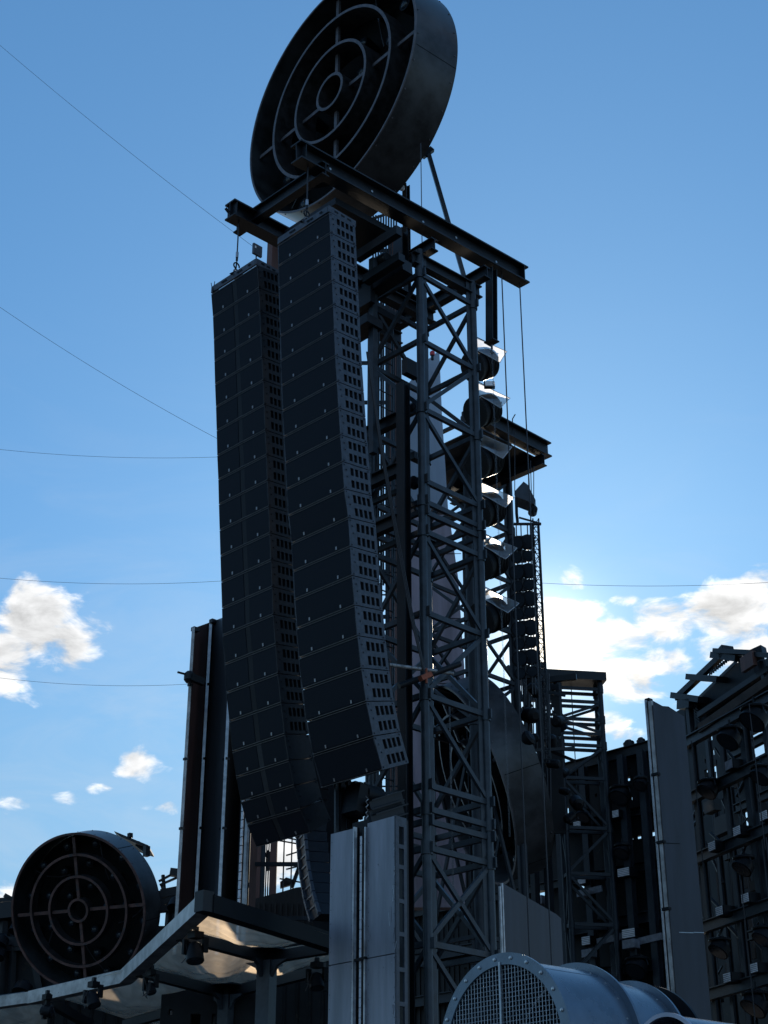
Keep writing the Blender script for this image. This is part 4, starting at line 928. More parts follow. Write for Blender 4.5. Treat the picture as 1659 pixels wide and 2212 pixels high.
for (u, v, l) in ((1574, 1652, 'unlit grey wall lamp highest on the right scaffold wall'), (1522, 1698, 'unlit grey wall lamp close to the tall blade in the upper storey'), (1592, 1795, 'slatted wall lamp in the second storey, right row'), (1538, 1828, 'slatted wall lamp beside the tall blade, highest of its row'), (1610, 1940, 'slatted wall lamp in the third storey, right row'), (1554, 1968, 'slatted wall lamp beside the tall blade, middle of its row'), (1629, 2091, 'slatted wall lamp lowest in the right row'), (1571, 2112, 'slatted wall lamp beside the tall blade, lowest of its row'), (1650, 1762, 'slatted wall lamp cut by the right picture edge')):
    louvre(u, v, PF, 14 if 'unlit' not in l else 15, 18, l, d2, 'unlit' not in l)
random.seed(41)
for k in range(16):      # lattice pipes and cable drops inside the right scaffold wall
    u = random.uniform(1500, 1659); v = random.uniform(1600, 2150); o_ = random.uniform(.3, 1.8)
    a_, b_ = P2(u, v, o_), P2(u + random.choice((-1, 1))*random.uniform(20, 60), v + random.uniform(40, 120), o_)
    MB().tube(a_, b_, random.uniform(.02, .045), 8).build('brace', m_beam, rw)
for k in range(14):
    u = random.uniform(1500, 1659); v = random.uniform(1590, 1900); o_ = random.uniform(-.2, 1.6); p = P2(u, v, o_)
    cm_ = MB(); pts = [down0(p, p.z - j*.35) + d2*random.uniform(-.03, .03) for j in range(int(random.uniform(5, 12)))]
    cm_.path(pts, random.uniform(.008, .018), 5).build('cable', m_cable, rw)
for k in range(12):
    p = P2(random.uniform(1500, 1655), random.uniform(1620, 2180), random.uniform(.2, 1.5)); a_ = random.uniform(.12, .3)
    MB().beam(p - d2*a_, p + d2*a_, random.uniform(.1, .3), random.uniform(.15, .45)).build('equipment_box', m_black if k % 2 else m_beam, rw)
rope = MB()
for (u, v0_, v1_) in ((1618, 1520, 1850), (1494, 1600, 1900), (1600, 1900, 2212), (1655, 1600, 2000)): 
    p = P2(u, v0_, -.6); q = P2(u, v1_, -.6); rope.tube(p, Vector((p.x, p.y, q.z)), .012, 6)
tag(rope.build('hanging_cable', m_cable), 'thin cables hanging down in front of the right scaffold wall', 'cable')

# ============================================================ BLADES / PANELS
def blade_rail(mb, p, zt_, zb_, w_=0.05, d_=0.05): return mb.beam(Vector((p.x, p.y, zb_)), Vector((p.x, p.y, zt_)), w_, d_, up=A)
# tall right blade
tb = thing('tall_blade', 'tall scuffed grey blade with slanted top and rails along its left edge', 'blade panel', PY(1500, 2212, 27))
nb_ = dirv(-9); q4 = PY(1500, 1800, 27)
fp = lambda u, v, o=0: on(u, v, nb_, nb_.dot(q4) + o)
tl4, tm4, tr4 = fp(1410, 1523), fp(1444, 1526), fp(1478, 1548)
def down(p, z=0.12): return Vector((p.x, p.y, z))
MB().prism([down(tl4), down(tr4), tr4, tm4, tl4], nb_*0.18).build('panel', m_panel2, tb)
pt_, pm_ = fp(1409, 1507, .1), fp(1440, 1524, .1)
MB().prism([fp(1410,1524,.19), pm_ + nb_*.1, pt_ + nb_*.1], nb_*0.15).build('top_cap', m_panel2, tb)
rl0, rl1 = fp(1396, 1513, .35), fp(1405, 1515, .05)
MB().beam(down(rl0), rl0, 0.035, 0.07).build('edge_rail', m_alu, tb)
MB().beam(down(rl1), rl1, 0.07, 0.06).build('edge_rail', m_galv, tb)
MB().beam(down(fp(1401, 1520, .4)), fp(1401, 1510, .4), 0.10, 0.12).build('slot', m_black, tb)
for v in (1672, 1818, 1962): 
    p = down(rl1, fp(1420, v).z); MB().beam(p - Z*.025, p + Z*.025, .15, .12).build('rail_joint', m_black, tb)
for (u, v, w_) in ((1497, 2014, .26), (1529, 2014, .18), (1440, 1820, .5)):
    p = fp(u-30, v, -.004); MB().beam(p, p + dirv(81)*w_, .004, .012).build('scratch', m_zinc if v > 1900 else m_black, tb)

# centre panel
ap = 13.15
pc_ = lambda u, v, o=0.0: PA(u, v, ap + o)
cp = thing('centre_panel', 'scuffed steel double panel with a vertical light strip, below the near speaker array', 'blade panel', Vector((pc_(780, 2212).x, pc_(780, 2212).y, 0.12)))
def pan(u0_, v0_, u1_, v1_, nm, m_, o=0.0, th_=0.06, zb_=0.12, ztop=None):
    p0, p1 = pc_(u0_, v0_, o), pc_(u1_, v1_, o)
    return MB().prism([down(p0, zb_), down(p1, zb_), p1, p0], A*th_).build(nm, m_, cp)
zj = pc_(780, 2073).z
for (u0_, v0_, u1_, v1_) in ((714.7, 1802, 764.5, 1789.5), (794, 1778.6, 854.7, 1761.5)):
    pan(u0_, v0_, u1_, v1_, 'panel', m_panel, 0, .05, zj + 0.006)
    p0, p1 = pc_(u0_, v0_), pc_(u1_, v1_)
    MB().prism([down(p0), down(p1), down(p1, zj - 0.006), down(p0, zj - 0.006)], A*.05).build('panel', m_panel, cp)
for u in (767, 791.5):
    p = pc_(u, 1787, -.01); MB().beam(down(p), p, 0.022, 0.05, up=A).build('edge_rail', m_alu, cp)
for u in (770.5, 788.5):
    p = pc_(u, 1787, .04); MB().beam(down(p), p, 0.012, 0.09, up=A).build('edge_rail', m_black, cp)
p = pc_(779, 1775, .14); MB().beam(down(p), p, 0.26, 0.04, up=A).build('slot_back', m_black, cp)
p = pc_(782.5, 1806, .05); 
for k in range(34):
    z1_ = p.z - k*0.115
    if z1_ < 0.3: break
    MB().beam(down(p, z1_), down(p, z1_-0.108), 0.062, 0.02, up=A).build('light_strip', m_led, cp)
MB().beam(pc_(768, 2075, -.02), pc_(791, 2069, -.02), .05, .03).build('rail_joint', m_black, cp)
rv = MB()
for u in (717.5, 762, 797, 851):
    q = pc_(u, 1800)
    for k in range(24):
        z_ = q.z - 0.12 - k*0.17
        if z_ > 0.3: rv.disk(down(q, z_), -A, 0.005, 0.003, 6)
rv.build('rivet', m_beam, cp)
random.seed(9)
for k in range(26):      # paint chips and handling scratches
    u = random.choice((random.uniform(845, 853), random.uniform(716, 762), random.uniform(796, 853), random.uniform(846, 853))); v = random.uniform(1815, 2205)
    p = pc_(u, v, -.0025); L_ = random.uniform(.008, .05) if k % 4 else random.uniform(.1, .3)
    dr_ = (Z*random.uniform(.4, 1) + B*random.uniform(-.25, .25)).normalized()
    MB().beam(p, p + dr_*L_, random.uniform(.003, .007), .003, up=A).build('paint_scratch', m_trim if k % 3 else m_zinc, cp)
# perforated edge return at its right side
pe0 = pc_(855.3, 1762); bR = pe0.dot(B)
pe1 = PB(878, 1769, bR); La = pe1.dot(A) - pe0.dot(A)
ztp = pe0.z
hh = []
zc = ztp - 0.12; pat = [.22, .20, .36, .34, .36, .34]
k = 0
while zc > 0.6:
    hgt = pat[k % 6]; hh.append((0.05, zc - hgt, La - 0.05, zc)); zc -= hgt + 0.05; k += 1
MB().plate(lambda s_, t_: W(pe0.dot(A) + s_, bR - .002, t_), [0.0, La], [0.12, ztp], hh, B*0.03).build('perforated_edge', m_side, cp)
MB().prism([W(ap+.06, bR+.3, .12), W(ap+La, bR+.3, .12), W(ap+La, bR+.3, ztp), W(ap+.06, bR+.3, ztp)], B*.02).build('inner_plate', m_black, cp)
# second perforated plate's darker lip
MB().beam(W(ap+La+.02, bR+.02, .12), W(ap+La+.02, bR+.02, ztp-.02), .03, .03).build('edge_lip', m_beam, cp)

# small slanted panel right of tower
qs = PY(1086, 1910, 24.0); bsn = qs.dot(B)
sp_ = thing('slanted_panel', 'brownish grey panel with slanting top standing behind the round duct, right of the tower foot', 'blade panel', down(PB(1150, 2080, bsn)))
k0, k1, k2 = PB(1086.5, 1908, bsn), PB(1202, 1975, bsn), PB(1212, 1984, bsn)
MB().prism([down(k0), down(k2), k2, k1, k0], B*.12).build('panel', m_panel2, sp_)
for u in (1079.5, 1084): p = PB(u, 1915 if u < 1082 else 1908, bsn - .01); MB().beam(down(p), p, .03, .03).build('edge_rail', m_alu, sp_)

# slabs behind tower
sb = thing('pointed_slab', 'smooth blue grey slab with pointed top seen through the upper truss tower', 'slab', down(PY(930, 1100, 27)))
MB().prism([PY(u, v, 27) for u, v in ((884, 1100), (884, 826), (925, 776), (949, 757), (955, 900), (968, 1100))], (0, .25, 0)).build('slab', mat('blue_grey_slab', (0.26, 0.31, 0.38), .4, .2, .2, 1.5, streak=True), sb)
rl_ = thing('warning_lamp', 'small red warning lamp beside the tip of the pointed slab inside the tower', 'lamp', PY(935, 765, 26.6))
MB().lathe(PY(934, 768, 26.6), Z, [(0, .045), (.03, .055), (.08, .05), (.11, .02)], 14).build('dome', m_red, rl_)
MB().tube(PY(934, 768, 26.6), PY(934, 768, 26.6) - Z*.1, .03, 8).build('stem', m_beam, rl_)
sb2 = thing('mauve_slab', 'wide mauve grey slab seen through the middle of the truss tower', 'slab', down(PY(950, 1700, 33)))
MB().prism([PY(u, v, 33) for u, v in ((884, 1102), (884, 1960), (1006, 1960), (1003, 1440), (1000, 1400), (990, 1250), (969, 1102))], (0, .3, 0)).build('slab', m_slab, sb2)
for v in (1190, 1330, 1470): MB().beam(PY(886, v+6, 32.99), PY(996, v+6, 32.99), .01, .015).build('panel_joint', m_beam, sb2)

# ============================================================ LEFT FOLDED PILLARS
lp = thing('folded_pillar', 'tall folded dark brown pillar with pale edge rails, left of the far speaker array', 'pillar', PY(450, 1950, 25))
cor = [(418, 1357, 24.6), (457, 1343, 25.6), (503, 1326, 24.8), (538, 1325, 25.6), (560, 1322, 25.0)]
cp_ = [PY(*c_) for c_ in cor]
m_slate = mat('slate_folded_sheet', (0.065, 0.078, 0.095), .45, .1, .3, 2, streak=True)
ms_ = [m_brown, m_slate, m_rustwall, m_black]
for i in range(4):
    p0, p1 = cp_[i], cp_[i+1]
    MB().prism([down(p0), down(p1), p1, p0], (0, .05, 0)).build('fold', m_brown if i == 0 else ms_[i], lp)
for (u, v, y, w_) in ((418, 1356, 24.55, .045), (456, 1340, 25.45, .085), (503, 1330, 24.75, .085)):
    p = PY(u, v, y); MB().beam(down(p), p, w_, .05, up=Vector((1, 0, 0))).build('edge_rail', m_alu if w_ > .05 else m_galv, lp)
    for vv in (1480, 1640, 1790): 
        q = down(p, PY(u, vv, y).z); MB().beam(q - Z*.02, q + Z*.02, w_+.02, .07).build('rail_joint', m_beam, lp)
for (u, v, y) in ((420, 1357, 24.6), (459, 1340, 25.4)):
    p = PY(u, v, y); MB().beam(p - Z*.02 - A*.04, p - Z*.02 + A*.08, .09, .07).build('cap', m_beam, lp)
ls = thing('light_strip', 'vertical white light strip in a dark channel below the far speaker array', 'light strip', down(PY(518, 1950, 24.5)))
p = PY(527, 1700, 24.5)
MB().beam(down(p), p, .12, .03).build('channel', m_black, ls)
k = 0
while p.z - k*.14 > 3: 
    q = p + Vector((0, -.03, -k*.14)); MB().beam(q, q - Z*.125, .055, .02).build('lens', m_led, ls); k += 1
p = PY(537.5, 1700, 24.4); MB().beam(down(p), p, .06, .05).build('edge_rail', m_alu, ls)
ar = thing('pillar_bracket', 'dark bracket arm with clamp sticking out left of the folded pillar', 'bracket', PY(410, 1465, 24.5))
MB().tube(PY(384, 1452, 24.3), PY(438, 1466, 24.6), .02, 8).build('arm', m_beam, ar)
MB().lathe(PY(408, 1475, 24.4), Z, [(0, .05), (.05, .09), (.16, .09), (.2, .05)], 12).build('clamp', m_beam, ar)
MB().beam(PY(412, 1462, 24.35), PY(440, 1474, 24.5), .08, .12).build('block', m_black, ar)

# brown columns and window frame behind
bc = thing('window_wall', 'red brown steel frame with tall openings to bright sky, below the left speaker array', 'wall', down(PY(590, 1930, 33)))
for (u, w_, m_) in ((546, .15, m_brown), (554, .10, m_beam), (562, .13, m_brown), (571, .08, m_truss_far), (596, .14, m_brown)):
    p = PY(u, 1700, 33); MB().beam(down(p, 4), p, w_, .15, up=Vector((1, 0, 0))).build('column', m_, bc)
for (u, w_) in ((581, .02), (585.5, .015), (617.5, .035), (634, .02)):
    p = PY(u, 1700, 33.1); MB().beam(down(p, 4), p, w_, .03, up=Vector((1, 0, 0))).build('glazing_bar', m_beam, bc)
for (u0_, v0_, u1_, v1_) in ((573, 1722, 660, 1790), (604, 1816, 660, 1826), (604, 1863, 655, 1872), (618, 1848, 650, 1838), (618, 1878, 650, 1870), (620, 1810, 652, 1816), (574, 1842, 592, 1856), (604, 1898, 650, 1906)):
    MB().beam(PY(u0_, v0_, 33.2), PY(u1_, v1_, 33.2), .02, .03 if v0_ > 1800 and v0_ != 1842 else .15).build('glazing_bar', m_beam, bc)
MB().beam(PY(630, 1918, 33.3), PY(648, 1868, 33.3), .08, .08).build('brace', m_beam, bc)
MB().prism([PY(u, v, 33.4) for u, v in ((574, 1845), (588, 1860), (588, 1878), (574, 1880))], (0, .1, 0)).build('hanging_sheet', m_beam, bc)
MB().prism([PY(u, v, 33.4) for u, v in ((605, 1905), (618, 1895), (634, 1900), (626, 1912), (605, 1918))], (0, .1, 0)).build('hanging_sheet', m_beam, bc)
rwall = thing('curved_wall', 'rust streaked dark curved wall behind the canopy below the bright window openings', 'wall', down(PY(620, 2050, 31)))
top_ = [(470, 1950), (515, 1945), (547, 1942), (575, 1935), (610, 1926), (640, 1917), (665, 1914), (720, 1912), (800, 1912), (880, 1912)]
tp = [PY(u, v, 31) for u, v in top_]
MB().prism([down(tp[0])] + tp + [down(tp[-1])], (0, .2, 0)).build('sheeting', m_rustwall, rwall)
rr_ = MB()
for k in range(34):
    u = 475 + k*12; zt_ = PY(u, 1952, 31).z; q = PY(u, 1952, 31) - Vector((0, .02, 0)); rr_.beam(down(q), q, .05, .04, up=Vector((1, 0, 0)))
rr_.build('rib', m_rustwall, rwall)

# dark hanging gear below the near array
hg = thing('cable_rack', 'dark cables, straps and hoist bags hanging below the near speaker array above the centre panel', 'cable', PB(760, 1740, 14.3))
random.seed(5)
for (u, v0_, v1_, w_) in ((727, 1690, 1800, .03), (741, 1695, 1790, .05), (747, 1700, 1790, .02), (762, 1690, 1790, .16), (778, 1690, 1770, .05), (790, 1690, 1760, .03), (735, 1690, 1800, .1), (752, 1690, 1790, .06)):
    p0, p1 = PB(u, v0_, 14.4), PB(u, v1_, 14.4); MB().beam(p0, down(p1, p1.z), w_, .06).build('strap', m_black if w_ > .04 else m_truss, hg)
MB().lathe(PB(775, 1716, 14.2), A, [(0, .1), (.05, .16), (.35, .16), (.4, .1)], 16).build('motor', m_black, hg)
MB().beam(PB(765, 1760, 14.2), PB(775, 1700, 14.2), .28, .2).build('chain_bag', m_black, hg)
MB().path([PB(790 + (k % 2)*5, 1720 + k*6, 14.0) for k in range(10)], .008, 5).build('loose_wire', m_alu, hg)
dkp = thing('platform_edge', 'dark bracket girders joining the tower foot to the centre panel top', 'steel beam', W(14, 14, 8))
for v in (1738, 1758): MB().ibeam(PB(800, v+8, 14.0), PB(870, v-14, 14.0), .14, .2, .016, .012).build('girder', m_beam, dkp)

# ============================================================ CANOPY (lower left)
zc_ = 5.35
Kp = lambda u, v, z=zc_: PZ(u, v, z)
cn = thing('canopy', 'angular steel canopy with clear film roof and zinc fascia at the lower left', 'canopy', Vector((-2.5, 17, 0.12)))
edge = [(-60, 2188), (69, 2170), (271, 2126), (440, 1973), (448, 1972), (709, 2052), (740, 2062)]
for i in range(len(edge)-1):
    if i == 3: continue
    p0, p1 = Kp(*edge[i]), Kp(*edge[i+1]); up = Z
    m_ = m_galv if i < 3 else m_black
    h_ = .21 if i >= 3 else (.19 if i else .17)
    ob = MB().beam(p0 + Z*.1, p1 + Z*.1, .18, h_); ob.build('fascia' if i < 3 else 'edge_beam', m_, cn)
    if i < 3:
        d_ = (p1-p0).normalized(); MB().tube(p0 + Z*(.115+h_/2) + d_*.1, p1 + Z*(.115+h_/2) - d_*.2, .018, 8).build('seal', m_truss, cn)
        bl_ = MB(); n_ = d_.cross(Z).normalized()
        if n_.y > 0: n_ = -n_
        for f_ in (.12, .34, .62, .9): bl_.disk(p0.lerp(p1, f_) + n_*.08 + Z*(.06), n_, .012, .006, 8)
        bl_.build('rivet', m_black, cn)
MB().beam(Kp(440, 1971)+Z*.0, Kp(440, 1971)+Z*.24, .16, .16).build('corner_bracket', m_beam, cn)

post1, post2 = Kp(577, 2076), Kp(489, 2150)
inner = [((388, 2030), (577, 2080)), ((577, 2080), (712, 2058)), ((300, 2108), (489, 2156)), ((489, 2156), (635, 2120)), ((635, 2120), (712, 2100)), ((270, 2222), (489, 2160)), ((100, 2170), (195, 2222))]
for (p_, q_) in inner:
    MB().beam(Kp(*p_)+Z*.06, Kp(*q_)+Z*.06, .12, .14).build('rafter', m_beam, cn)
for (c_, w_) in ((post1, .2), (post2, .18)):
    MB().beam(down(c_), c_, w_, w_, up=dirv(26)).build('post', m_truss, cn)
    for d_ in (dirv(26), -dirv(26), dirv(-64), -dirv(-64)):
        MB().prism([c_ + d_*.1, c_ + d_*.34, c_ + d_*.18 - Z*.08, c_ + d_*.1 - Z*.22], d_.cross(Z)*.06).build('gusset', m_truss, cn)
    MB().lathe(c_ + Z*.13, Z, [(0, .26), (.03, .24), (.05, .1)], 20).build('top_cap', m_black, cn)
# film sheets between beams
def film(pts, sag, nm='film'):
    p = [Kp(*q)+Z*.16 for q in pts]; res = 22
    def f(s_, t_):
        c_ = p[0].lerp(p[1], s_).lerp(p[3].lerp(p[2], s_), t_)
        w_ = math.sin(math.pi*s_)*math.sin(math.pi*t_)
        return c_ - Z*sag*w_ + Z*.018*math.sin(17*s_ + 8*t_)*w_ + Z*.012*math.sin(31*t_ - 11*s_)*w_
    xs = [k/res for k in range(res+1)]
    mb = MB(); vs_ = [f(a_, b_) for b_ in xs for a_ in xs]; W_ = res + 1
    mb.add(vs_, [(j*W_+i, j*W_+i+1, (j+1)*W_+i+1, (j+1)*W_+i) for j in range(res) for i in range(res)])
    ob = mb.build(nm, m_tarp, cn); me = ob.data
    if sum(p_.normal.z for p_ in me.polygons) > 0: me.flip_normals()
film([(388, 2030), (577, 2080), (709, 2046), (440, 1968)], .16)
film([(300, 2108), (489, 2156), (577, 2080), (388, 2030)], .2)
film([(489, 2156), (712, 2100), (712, 2058), (577, 2080)], .12)
film([(100, 2170), (270, 2222), (489, 2160), (300, 2108)], .2)
film([(-60, 2260), (100, 2260), (100, 2170), (-60, 2190)], .1)
film([(270, 2230), (489, 2235), (489, 2160), (280, 2222)], .1)

def moving_head(u, v, s, label, tilt):
    c = Kp(u, v, zc_ - .25)
    t = thing('moving_head_lamp', label, 'stage light', c, 'moving head lamps under the canopy')
    MB().beam(c + Z*.24, c + Z*.16, .15*s, .15*s).build('base', m_black, t)
    ax = Vector((math.sin(tilt), -.2, -math.cos(tilt))).normalized(); h_ = ax.cross(Vector((0, 1, 0))).normalized()
    for k in (-1, 1): MB().beam(c + Z*.16 + h_*.13*s*k, c - Z*.02 + h_*.13*s*k, .04, .07).build('yoke_arm', m_black, t)
    o_ = MB().lathe(c - ax*.12*s, ax, [(0, .05*s), (.03*s, .09*s), (.12*s, .11*s), (.24*s, .12*s), (.26*s, .105*s), (.26*s, .09*s)], 20).build('head', m_black, t)
    MB().disk(c + ax*.135*s, ax, .09*s, .008, 16).build('lens', m_lens, o_)
    MB().beam(c + Z*.24, c + Z*.3, .05, .05).build('clamp', m_beam, t)
    w_ = MB(); random.seed(int(u))
    for k in range(6):
        a_ = c + Vector((random.uniform(-.12, .12), random.uniform(-.1, .1), .1)); b_ = a_ + Vector((random.uniform(-.08, .08), 0, -random.uniform(.1, .25)))
        w_.path([a_, a_.lerp(b_, .5) + Vector((random.uniform(-.05, .05), 0, -.05)), b_], .006, 5)
    w_.build('loose_cable', m_cable, t)
moving_head(421, 2056, .95, 'black moving head lamp under the sunlit film of the canopy', .1)
moving_head(325, 2134, .6, 'black moving head lamp with tangled loose cables below the canopy corner', .3)
moving_head(200, 2158, .85, 'black moving head lamp below the pale fascia, second from the left', .35)
moving_head(99, 2184, .75, 'black moving head lamp at the far left under the fascia, lying level', 1.4)
moving_head(684, 2118, .85, 'black moving head lamp at the right end of the canopy beside the centre panel', .1)

# things seen under and behind the canopy
uw = thing('louvre_window_wall', 'dark wall with small pale windows glimpsed below the canopy', 'wall', down(PY(450, 2200, 30.5)))
hw = []
q5 = PY(450, 2150, 30.5)
for (u0_, u1_, v0_, v1_) in ((412, 432, 2185, 2218), (458, 464, 2185, 2230), (478, 486, 2190, 2230), (20, 50, 2000, 2012)):
    a_, b_ = PY(u0_, v0_, 30.5), PY(u1_, v1_, 30.5); hw.append((a_.x, min(a_.z, b_.z), b_.x, max(a_.z, b_.z)))
MB().plate(lambda s_, t_: Vector((s_, 30.5, t_)), [-9.6, .4], [.12, PY(450, 2052, 30.5).z], hw, (0, .15, 0)).build('sheeting', m_wall, uw)
rv2 = MB()
for k in range(40):
    x_ = -9.5 + k*.245
    if not any(h_[0]-.05 < x_ < h_[2]+.05 for h_ in hw): rv2.beam(Vector((x_, 30.48, .15)), Vector((x_, 30.48, PY(450, 2060, 30.5).z)), .05, .04)
rv2.build('rib', m_wall, uw)
lw = thing('low_wall', 'dark ribbed wall with small pale windows under the canopy, hiding the pillar foot', 'wall', down(PY(450, 2212, 24.2)))
hw2 = []
for (u0_, u1_, v0_, v1_) in ((412, 432, 2190, 2214), (458, 464, 2190, 2225), (478, 486, 2196, 2225), (365, 372, 2180, 2192)):
    a_, b_ = PY(u0_, v0_, 24.2), PY(u1_, v1_, 24.2); hw2.append((a_.x, min(a_.z, b_.z), b_.x, max(a_.z, b_.z)))
MB().plate(lambda s_, t_: Vector((s_, 24.2, t_)), [PY(352, 2100, 24.2).x, PY(566, 2100, 24.2).x], [.12, PY(450, 2062, 24.2).z], hw2, (0, .15, 0)).build('sheeting', m_wall, lw)
for h_ in hw2[:2]: MB().beam(Vector((h_[0]-.03, 24.3, h_[3]+.02)), Vector((h_[2]+.03, 24.3, h_[3]+.02)), .08, .05).build('window_head', m_beam, lw)
# left background scaffold pieces
lb = thing('rear_scaffold', 'dark scaffold and lamps behind the small drum at the left edge', 'scaffold', down(PY(30, 2100, 30.2)))
for (u0_, v0_, u1_, v1_, w_) in ((-40, 1948, 62, 1940, .08), (-40, 1975, 40, 1966, .3), (8, 1990, -2, 2200, .12), (30, 2010, 22, 2200, .1), (-40, 2052, 70, 2046, .12), (10, 1934, 30, 1945, .08), (60, 2000, 90, 2160, .12), (-20, 2030, 60, 2038, .16), (75, 2090, 130, 2084, .1)):
    MB().beam(PY(u0_, v0_, 30.2), PY(u1_, v1_, 30.2), w_, w_).build('member', m_beam, lb)
for (u, v, r_) in ((8, 2020, .14), (56, 2122, .17), (5, 2045, .12), (40, 1990, .1)):
    MB().lathe(PY(u, v, 29.9), Vector((-.2, -.5, -1)), [(0, r_*.5), (.08, r_), (.25, r_*1.1), (.25, r_)], 18).build('lamp_head', m_black, lb)
MB().beam(PY(-60, 2030, 30.4), PY(120, 2150, 30.4), .1, 1.6).build('back_board', m_wall, lb)
lb2 = thing('rear_scaffold', 'tangle of dark scaffold and a lamp between the small drum and folded pillar', 'scaffold', down(PY(370, 2050, 29)))
for (u0_, v0_, u1_, v1_, w_) in ((343, 1904, 384, 1882, .04), (345, 1912, 384, 1895, .04), (368, 1884, 385, 1886, .14), (350, 1950, 392, 1938, .12), (366, 1950, 362, 2000, .08), (345, 1925, 352, 1960, .1), (348, 1932, 385, 1925, .16), (376, 1940, 372, 2000, .08), (340, 1965, 392, 1960, .12), (352, 1890, 356, 1935, .05)):
    MB().beam(PY(u0_, v0_, 29), PY(u1_, v1_, 29), w_, w_).build('member', m_beam, lb2)
MB().lathe(PY(386, 1940, 28.8), Vector((-.2, -.5, -1)), [(0, .08), (.08, .14), (.25, .15), (.25, .12)], 18).build('lamp_head', m_black, lb2)
MB().prism([PY(u, v, 29.2) for u, v in ((346, 1912), (352, 1906), (360, 1930), (352, 1934))], (0, .05, 0)).build('board', m_tan, lb2)
dr = thing('roof_edge', 'dark flat roof corner peeking out above the right shoulder of the small drum', 'roof', PY(290, 1820, 30))
MB().prism([PY(246, 1795, 30), PY(321, 1826, 30), PY(321, 1830, 30), PY(305, 1826, 30), PY(262, 1808, 30)], (0, .8, 0)).build('sheet', m_beam, dr)
MB().beam(PY(281, 1810, 30), PY(281, 1800, 30), .08, .08).build('stub', m_beam, dr)
MB().beam(PY(317, 1828, 30), PY(316, 1850, 30), .1, .1).build('post', m_beam, dr)
MB().beam(PY(296, 1822, 30.2), PY(320, 1840, 30.2), .05, .12).build('rail', m_beam, dr)

# ============================================================ DUCT (lower right, closest)
du = thing('ventilation_duct', 'large blue grey ventilation duct with bolted flange and wire mesh over its mouth', 'duct', Vector((0.66, 9, 0.0)))
axd = dirv(50.3); cD = Vector((0.66, 9.0, 2.70)); rD = .533
hx = Vector((axd.y, -axd.x, 0)).normalized()
MB().ring(cD, axd, rD, rD - .066, .012, 160).build('front_flange', m_duct, du)
dp_ = [cD, cD + axd*.56, cD + axd*.98 - Z*.035, cD + axd*1.28 - Z*.15]
prad = [rD - .036, rD - .052, rD - .095]
for k in range(3):
    q0_, q1_ = dp_[k] + (dp_[k+1]-dp_[k]).normalized()*.012, dp_[k+1]; dd_ = (q1_ - q0_); pk = prad[k]; pr0 = MB().ring(q0_, dd_, pk, pk - .006, dd_.length, 160)
    pr0.build('pipe', m_duct, du)
    sx = MB(); n_ = dd_.normalized(); ux = n_.cross(Z).normalized(); uy = ux.cross(n_)
    for q in (60 + 40*k, 115 + 15*k): 
        rd_ = ux*math.cos(R(q)) + uy*math.sin(R(q)); sx.beam(q0_ + rd_*(pk-.0005) + n_*.03, q1_ + rd_*(pk-.0005) - n_*.03, .004, .016, up=rd_.cross(n_))
    sx.build('lap_seam', m_duct, du)
    for kk in range(10):
        q = R(20 + 15*kk); rd_ = ux*math.cos(q) + uy*math.sin(q)
        if kk == 0: rv_ = MB()
        rv_.disk(q1_ - n_*.035 + rd_*(pk-.001), rd_, .006, .004, 8); rv_.disk(q0_ + n_*.035 + rd_*(pk-.001), rd_, .006, .004, 8)
    rv_.build('rivet', m_bolt, du)
for k, rr in ((1, rD + .006), (2, rD - .012), (3, rD - .06)):
    n_ = (dp_[k] - dp_[k-1]).normalized()
    MB().ring(dp_[k] + n_*.0, n_, rr, rr - .075, .010, 160).build('flange', m_duct, du)
    if k < 3: MB().ring(dp_[k] + n_*.016, n_, rr - .004, rr - .06, .010, 160).build('flange', m_duct, du)
MB().disk(dp_[3] + (dp_[3]-dp_[2]).normalized()*.0 - n_*.03, n_, rD - .12, .01, 96).build('end_cap', m_black, du)
bm_ = MB()
for k in range(24):
    q = 2*math.pi*(k + .3)/24; p = cD + hx*((rD-.030)*math.cos(q)) + Z*((rD-.030)*math.sin(q)); bm_ = MB().lathe(p, -axd, [(0, .011), (.006, .011), (.007, .0085), (.012, .006)], 8); bm_.build('bolt', m_bolt, du)
ms = MB(); pitch = .026; n = int((rD-.05)/pitch)
for k in range(-n, n+1):
    x_ = k*pitch; hgt = math.sqrt(max(0, (rD-.045)**2 - x_**2))
    a_ = cD + axd*.016 + hx*x_; ms.tube(a_ - Z*hgt, a_ + Z*hgt, .0023, 5)
    a_ = cD + axd*.020 + Z*x_; ms.tube(a_ - hx*hgt, a_ + hx*hgt, .0023, 5)
ms.build('wire_mesh', m_zinc, du)
MB().beam(cD - axd*.002 - Z*(rD-.05), cD - axd*.002 + Z*(rD-.05), .013, .010, up=axd).build('centre_bar', m_zinc, du)
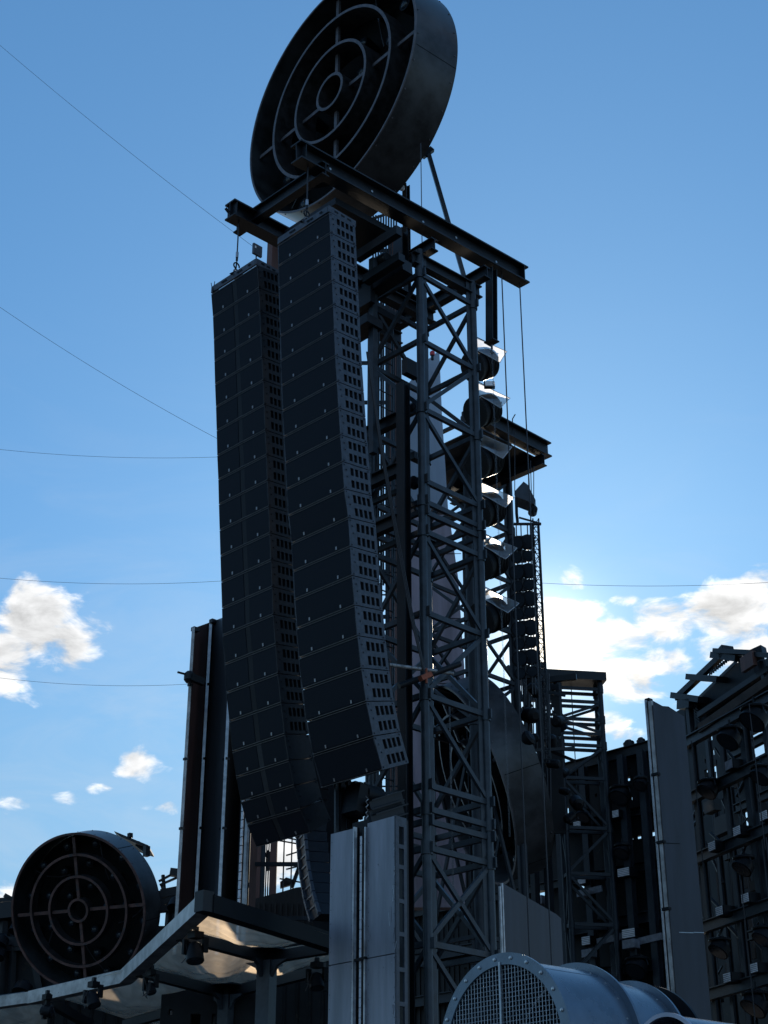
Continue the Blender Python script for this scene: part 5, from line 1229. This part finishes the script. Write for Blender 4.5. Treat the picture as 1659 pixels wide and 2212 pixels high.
MB().disk(cD + axd*1.2, axd, rD - .06, .02, 64).build('damper', m_black, du)
# saddle and stand
for o in (.3, 1.2):
    p = cD + axd*o - Z*.03
    for s in (-1, 1): MB().beam(p + hx*s*.35 - Z*.42, Vector((p.x, p.y, 0)) + hx*s*.45, .06, .06).build('stand_leg', m_beam, du)
    MB().beam(p - hx*.5 - Z*.56, p + hx*.5 - Z*.56, .08, .06).build('stand_bar', m_beam, du)
d2_ = thing('ventilation_duct', 'small pale duct, only its rounded rim showing at the bottom right', 'duct', Vector((1.35, 8.2, 0)))
cE = on(1440, 2290, dirv(0), 8.0); rE = .225
MB().ring(cE, axd, rE, rE - .02, .02, 96).build('rim', mat('pale_rim_paint', (.32, .34, .42), .35, .2, .15, 6), d2_)
MB().ring(cE + axd*.02, axd, rE-.01, rE - .02, .5, 96).build('pipe', m_duct, d2_)
MB().disk(cE + axd*.25, axd, rE-.03, .01, 48).build('damper', m_black, d2_)
MB().beam(cE - Z*rE, down(cE, 0), .06, .06).build('stand_leg', m_beam, d2_)

# ============================================================ GUY WIRES
def wire(pts, r, label):
    a_, b_ = pts; n_ = 14; P_ = []
    for k in range(n_+1):
        t_ = k/n_; P_.append(a_.lerp(b_, t_) - Z*(.10*4*t_*(1-t_)))
    tag(MB().path(P_, r, 5).build('guy_wire', m_cable), label, 'wire', 'thin wires across the sky')
wire((PY(-60, 46, 21.5), PY(550, 535, 21.5)), .0032, 'thin slanting wire from the upper left corner down to the antenna box')
wire((PY(-60, 622, 22), PY(470, 948, 22)), .0032, 'thin slanting wire across the middle left sky ending behind the far speaker array')
wire((PY(-60, 964, 24), PY(475, 987, 24)), .003, 'nearly level wire at the left, upper of the three level ones')
wire((PY(-60, 1243, 24), PY(480, 1255, 24)), .003, 'nearly level wire at the left, middle one, just above the big cloud')
wire((PY(-60, 1456, 25), PY(405, 1478, 24.4)), .003, 'nearly level wire at the left, lowest, ending at the pillar bracket')
wire((PY(1160, 1259, 30), PY(1720, 1254, 30)), .0042, 'level wire crossing the right sky above the clouds')
